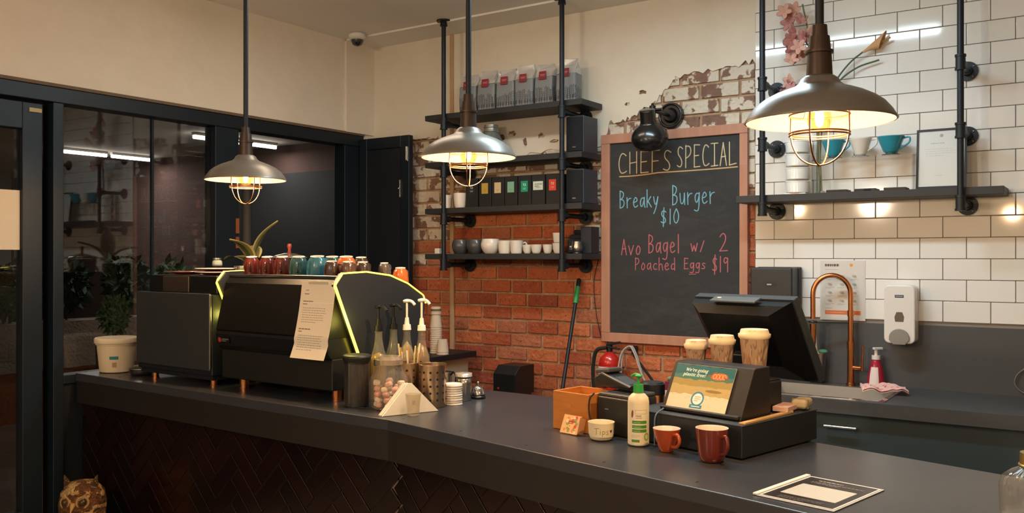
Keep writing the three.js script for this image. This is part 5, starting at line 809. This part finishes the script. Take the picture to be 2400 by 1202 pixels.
{ const t = onTill('turtle_card', 'plastic free turtle card leaning on the black stand', 'card', 0.0, 0.1235, DT + 0.079, 0.0);
  const tilt = -0.47, tex = canvasTex(660, 440, (x, w, h) => {
    const bands = [[0, 105, '#1f5f66'], [95, 150, '#3f7468'], [140, 215, '#a08a4e'], [205, 300, '#b9a068'], [290, 440, '#d9ccae']]; for (const [a, b, c] of bands) { x.fillStyle = c; x.beginPath(); x.moveTo(0, a); for (let i = 0; i <= 20; i++) x.lineTo(i * 33, a + rr(-8, 8)); x.lineTo(w, b + 20); x.lineTo(0, b + 20); x.fill(); }
    for (let i = 0; i < 240; i++) { x.fillStyle = `rgba(${rr(90, 210)},${rr(80, 180)},${rr(40, 120)},0.25)`; x.fillRect(rr(0, w), rr(150, 330), rr(4, 40), rr(2, 5)); }
    x.fillStyle = '#e4ead8'; x.font = 'italic bold 42px serif'; x.fillText("We're going", 110, 66); x.fillText('plastic free!', 95, 112);
    x.fillStyle = '#c0602e'; x.beginPath(); x.ellipse(500, 92, 92, 36, -0.06, 0, 7); x.fill(); x.strokeStyle = '#e6b07a'; x.lineWidth = 5; for (const q of [-50, -15, 20, 55]) { x.beginPath(); x.ellipse(500 + q, 92, 16, 22, 0, 0, 7); x.stroke(); } x.fillStyle = '#7a5a34'; x.beginPath(); x.ellipse(396, 92, 22, 11, 0, 0, 7); x.fill(); x.beginPath(); x.ellipse(585, 116, 34, 9, 0.6, 0, 7); x.fill(); x.beginPath(); x.ellipse(440, 60, 30, 8, -0.5, 0, 7); x.fill();
    x.fillStyle = 'rgba(110,85,40,0.6)'; x.beginPath(); x.ellipse(480, 240, 90, 14, 0, 0, 7); x.fill();
    x.strokeStyle = '#3f7f9a'; x.lineWidth = 16; x.fillStyle = '#efe8dc'; x.beginPath(); x.arc(330, 325, 62, 0, 7); x.fill(); x.stroke(); x.fillStyle = '#3f7f9a'; x.fillRect(262, 382, 136, 34); scrib(x, 296, 306, 68, 3, 18, '#c98f7c', 8, 1.1); x.fillStyle = '#e8f0f0'; x.fillRect(282, 394, 96, 8); });
  plate('print', 0.222, 0.15, [0, 0, 0.001], [tilt, 0, 0], tex, t, 0.35); obj('backing_card', box(0.222, 0.15, 0.0016, [0, 0, 0], [tilt, 0, 0]), M.paper, t); }
{ const t = onTill('order_printer', 'black box under the takeaway cups on the cash drawer', 'printer', -0.03, -0.072, DT + 0.0005);
  obj('case', box(0.34, 0.096, 0.1, [0, 0.0485, 0], [0, 0, 0], 0.006), S(0x1c1c1e, 0.5), t); obj('lid', box(0.33, 0.006, 0.1, [0, 0.0995, 0], [0, 0, 0], 0.002), S(0x2a2a2c, 0.5), t); }
const cupPrint = canvasTex(512, 256, (x, w, h) => { x.fillStyle = '#9c8064'; x.fillRect(0, 0, w, h); for (let i = 0; i < 900; i++) { x.strokeStyle = ['rgba(90,62,44,0.5)', 'rgba(205,180,148,0.5)', 'rgba(140,72,44,0.45)', 'rgba(60,50,52,0.4)'][i % 4]; x.lineWidth = rr(2, 11); const a = rr(0, w), b = rr(0, h); x.beginPath(); x.moveTo(a, b); x.lineTo(a + rr(-20, 20), b + rr(-20, 20)); x.stroke(); } x.fillStyle = '#8a3f28'; for (const a of [40, 210, 380]) { x.fillRect(a, 70, 66, 18); x.fillRect(a - 8, 100, 80, 14); x.fillRect(a + 6, 126, 60, 16); } x.fillStyle = '#d8b890'; x.fillRect(0, h - 30, w, 30); });
const lidM = S(0xe2cda6, 0.5), cupPaper = S(0xffffff, 0.7, 0, { map: cupPrint });
for (const [X, r, h, lab] of [[-0.16, 0.037, 0.085, 'smallest takeaway coffee cup on the till'], [-0.055, 0.041, 0.108, 'middle sized takeaway coffee cup on the till'], [0.068, 0.047, 0.135, 'tallest takeaway coffee cup on the till']]) {
  const t = onTill('takeaway_cup', lab, 'cup', X, -0.075, DT + 0.104, 0.4, 'takeaway cups on the till');
  obj('cup', new THREE.LatheGeometry([V2(0, 0.003), V2(r * 0.68, 0.003), V2(r * 0.7, 0.0005), V2(r * 0.71, 0.002), V2(r, h)], 40), cupPaper, t);
  obj('lid', lathe([[r * 0.98, h - 0.012], [r * 1.09, h - 0.006], [r * 1.1, h + 0.004], [r * 0.99, h + 0.006], [r * 0.93, h + 0.017], [r * 0.9, h + 0.019], [r * 0.82, h + 0.014], [0, h + 0.013]]), lidM, t); obj('spout', box(r * 0.5, 0.006, 0.01, [0, h + 0.016, r * 0.82], [0, 0, 0], 0.002), lidM, t); }
{ const t = onTill('till_monitor', 'black till monitor tilted back, seen from behind', 'monitor', -0.05, -0.2, DT + 0.0005);
  const w = 0.386, X = (pts, x0, x1, bev = 0) => ext(pts.map(([z, y]) => [-z, y]), x1 - x0, [x0, 0, 0], [0, PI / 2, 0], bev);
  const T = [0.0, 0.35], Bm = [-0.165, 0.075];       // screen plane top and bottom (z, y)
  obj('screen_bezel', X([[0.012, 0.349], [-0.012, 0.358], [-0.19, 0.085], [-0.163, 0.068]], -w / 2, w / 2, 0.003), S(0x33383d, 0.4), t);
  const ring = (z, y, ww, dz, dy) => [[-ww / 2, y, z], [ww / 2, y, z]];
  obj('back_shell', loft([[[-w / 2 + 0.004, 0.343, 0.016], [w / 2 - 0.004, 0.343, 0.016], [w / 2 - 0.004, 0.075, -0.152], [-w / 2 + 0.004, 0.075, -0.152]], [[-w / 2 + 0.012, 0.33, 0.05], [w / 2 - 0.012, 0.33, 0.05], [w / 2 - 0.03, 0.07, -0.125], [-w / 2 + 0.03, 0.07, -0.125]], [[-w / 2 + 0.055, 0.297, 0.068], [w / 2 - 0.06, 0.297, 0.068], [w / 2 - 0.075, 0.12, -0.05], [-w / 2 + 0.075, 0.12, -0.05]]].map(r => r.reverse())).toNonIndexed(), P(0x09090b, 0.5, { specularIntensity: 0.4 }), t).geometry.computeVertexNormals();
  obj('top_panel', [ext([[-0.075, 0], [0.1, 0], [0.1, 0.04], [-0.075, 0.04]], 0.004, [-0.02, 0.338, 0.064], [-PI / 2 + 0.32, 0, 0], 0.001)], S(0x565c60, 0.4), t); obj('sensor', sph(0.008, [-0.07, 0.35, 0.045], [1, 0.4, 1], 10), M.white, t);
  obj('screen', X([[-0.0145, 0.352], [-0.0165, 0.3515], [-0.1895, 0.089], [-0.1875, 0.0885]], -w / 2 + 0.02, w / 2 - 0.02), P(0x0a0c10, 0.1), t);
  obj('stand_neck', [box(0.1, 0.16, 0.05, [0, 0.085, -0.03], [0.25, 0, 0], 0.006)], M.black, t); obj('stand_base', box(0.2, 0.016, 0.14, [0, 0.0085, 0.0], [0, 0, 0], 0.005), M.black, t); }
{ const t = onTill('copper_jar', 'copper jar with black lid behind the sanitiser bottle', 'jar', -0.275, 0.018, HC + 0.0005); obj('body', lathe([[0, 0.001], [0.042, 0.001], [0.044, 0.006], [0.044, 0.12], [0, 0.12]]), M.copper, t); obj('lid', [cyl(0.046, 0.046, 0.035, [0, 0.138, 0]), cyl(0.04, 0.036, 0.006, [0, 0.158, 0])], M.black, t); }
{ const t = onTill('printed_carton', 'small purple and white carton beside the copper jar', 'carton', -0.175, 0.04, DT + 0.0005); obj('carton', box(0.035, 0.045, 0.03, [0, 0.023, 0], [0, 0, 0], 0.001), M.white, t); obj('sleeve', box(0.0355, 0.03, 0.0305, [0, 0.06, 0], [0, 0, 0], 0.001), S(0x7a2148, 0.5), t); obj('flower_top', sph(0.014, [0, 0.082, 0], [1.3, 0.7, 1], 10), S(0x5f7a66, 0.9), t); }
{ const t = onTill('ruler', 'thin wooden ruler lying on the cash drawer edge', 'ruler', 0.19, 0.03, DT + 0.0005, 0.04); obj('strip', box(0.022, 0.005, 0.29, [0, 0.003, 0.02], [0, 0, 0], 0.001), S(0xc99a5c, 0.5), t); obj('edge', box(0.003, 0.002, 0.288, [0.0095, 0.0065, 0.02]), S(0xe0c08a, 0.5), t); }
{ const t = onTill('wallet_booklet', 'red and white booklet on the cash drawer', 'booklet', 0.165, -0.1, DT + 0.006, 0.2); obj('cover', box(0.05, 0.016, 0.1, [0, 0.0085, 0], [0, 0, 0], 0.002), S(0xcfa894, 0.7), t); plate('print', 0.044, 0.09, [0, 0.0168, 0], [-PI / 2, 0, 0], canvasTex(64, 128, (x) => { x.fillStyle = '#d9b8a4'; x.fillRect(0, 0, 64, 128); scrib(x, 6, 16, 52, 7, 15, '#9a4a3c', 6); }), t); }
{ const t = onTill('tape_roll', 'bundled cream receipt rolls on the cash drawer corner', 'roll', 0.178, -0.178, DT + 0.006, 0.25); obj('roll', [xf(new RoundedBoxGeometry(0.05, 0.03, 0.085, 3, 0.012), [0, 0.0155, 0])], S(0xb9a988, 0.8), t); obj('band', box(0.052, 0.031, 0.008, [0, 0.0155, 0.02], [0, 0, 0], 0.002), S(0x8a7a58, 0.8), t); }
tag(obj('tablet_cable', tube([[3.205, HC + 0.112, 2.12], [3.2, HC + 0.095, 2.168], [3.2, HC + 0.05, 2.175], [3.2, HC + 0.004, 2.175]], 0.0025, 30), S(0x5a6a78, 0.5)), 'thin grey blue cable looping down beside the sanitiser bottle', 'cable');
{ const t = thing('menu_sleeve', 'laminated black and white order sheet in a clear sleeve on the counter', 'sheet', [3.78, HC + 0.0005, 2.448], -0.205);
  const tex = canvasTex(560, 720, (x, w, h) => { x.fillStyle = '#e8e8e4'; x.fillRect(0, 0, w, h); x.fillStyle = '#2b2624'; x.fillRect(14, 14, w - 28, h - 28); for (let i = 0; i < 300; i++) { x.fillStyle = `rgba(${rr(70, 120)},${rr(64, 110)},${rr(60, 100)},0.3)`; x.fillRect(rr(14, w - 40), rr(14, h - 40), rr(4, 30), rr(2, 5)); } scrib(x, 120, 84, 320, 1, 10, '#b5b2ac', 16, 1.1); scrib(x, 90, 130, 380, 2, 30, '#9f9b95', 10, 1.1); x.fillStyle = '#cfd0cb'; x.fillRect(70, 230, w - 140, 330); scrib(x, 110, 620, 340, 3, 26, '#a9a59e', 5); });
  const g = new THREE.PlaneGeometry(0.192, 0.262); g.rotateX(-PI / 2); g.translate(0, 0.0032, 0); obj('print', g, S(0xffffff, 0.3, 0, { map: tex }), t);
  obj('sleeve', box(0.202, 0.002, 0.275, [0.0, 0.0014, 0], [0, 0, 0], 0.0008), P(0xcfd2d4, 0.15), t); obj('binding_strip', box(0.014, 0.006, 0.275, [-0.104, 0.0035, 0], [0, 0, 0], 0.0025), M.white, t); }
{ const t = thing('ribbed_glass_jar', 'ribbed clear glass jar with brass neck at the frame edge', 'jar', [4.245, HC + 0.0005, 2.4]);
  const prof = [[0, 0.002], [0.07, 0.002], [0.076, 0.01], [0.077, 0.07], [0.07, 0.092], [0.052, 0.106], [0.038, 0.113], [0.035, 0.118]]; const g = new THREE.LatheGeometry(prof.map(a => V2(...a)), 120), p = g.attributes.position; for (let i = 0; i < p.count; i++) { const a = Math.atan2(p.getX(i), p.getZ(i)), k = 1 + 0.02 * Math.cos(a * 28 + (p.getY(i) > 0.07 ? p.getY(i) * 60 : 0)); p.setX(i, p.getX(i) * k); p.setZ(i, p.getZ(i) * k); } g.computeVertexNormals();
  obj('glass', g, P(0xfaf8f2, 0.03, { transmission: 0.97, thickness: 0 }), t); obj('neck', [cyl(0.036, 0.035, 0.03, [0, 0.133, 0]), tor(0.036, 0.003, [0, 0.12, 0], [PI / 2, 0, 0])], S(0xb09a5c, 0.35, 0.9), t); obj('stopper', sph(0.028, [0, 0.148, 0], [1, 0.3, 1]), S(0xb09a5c, 0.35, 0.9), t); }

// ---------- ornament on the floor ----------
{ const t = thing('owl_ornament', 'mottled tan and brown owl shaped ornament on the floor by the dark post', 'ornament', [0.4, 0.001, 2.4], 0.6);
  const fur = S(0xffffff, 0.95, 0, { map: dtex(256, (u, v) => { const n = fbm(u, v, 10, 5), s = fbm(u + 0.3, v, 40, 2); return n > 0.56 ? mix([150, 116, 70], [196, 166, 112], s) : mix([62, 38, 18], [120, 76, 34], s); }, 1), bumpMap: grit, bumpScale: 0.02 });
  const body = lathe([[0, 0.0], [0.11, 0.0], [0.14, 0.06], [0.15, 0.18], [0.13, 0.3], [0.105, 0.36], [0.11, 0.42], [0.1, 0.48], [0.06, 0.525], [0, 0.535]], undefined, undefined, 40); obj('body', body, fur, t);
  for (const s of [-1, 1]) { const e = obj('eye', [tor(0.026, 0.006, [s * 0.042, 0.445, 0.092], [-0.1, s * 0.35, 0])], S(0x9a7a52, 0.9), t); obj('pupil', sph(0.018, [s * 0.042, 0.445, 0.09]), S(0x3a2a10, 0.3), e); obj('ear_tuft', cyl(0.026, 0.002, 0.07, [s * 0.07, 0.53, 0.02], [0, 0, -s * 0.35], 10), fur, t); obj('wing', sph(0.07, [s * 0.13, 0.22, 0], [0.45, 2.1, 1]), S(0x6e4a20, 0.9), t); }
  t.scale.setScalar(0.94); obj('beak', cyl(0.014, 0.002, 0.04, [0, 0.42, 0.115], [PI * 0.8, 0, 0], 8), S(0xb08a50, 0.7), t); }
renderer.render(scene, camera);
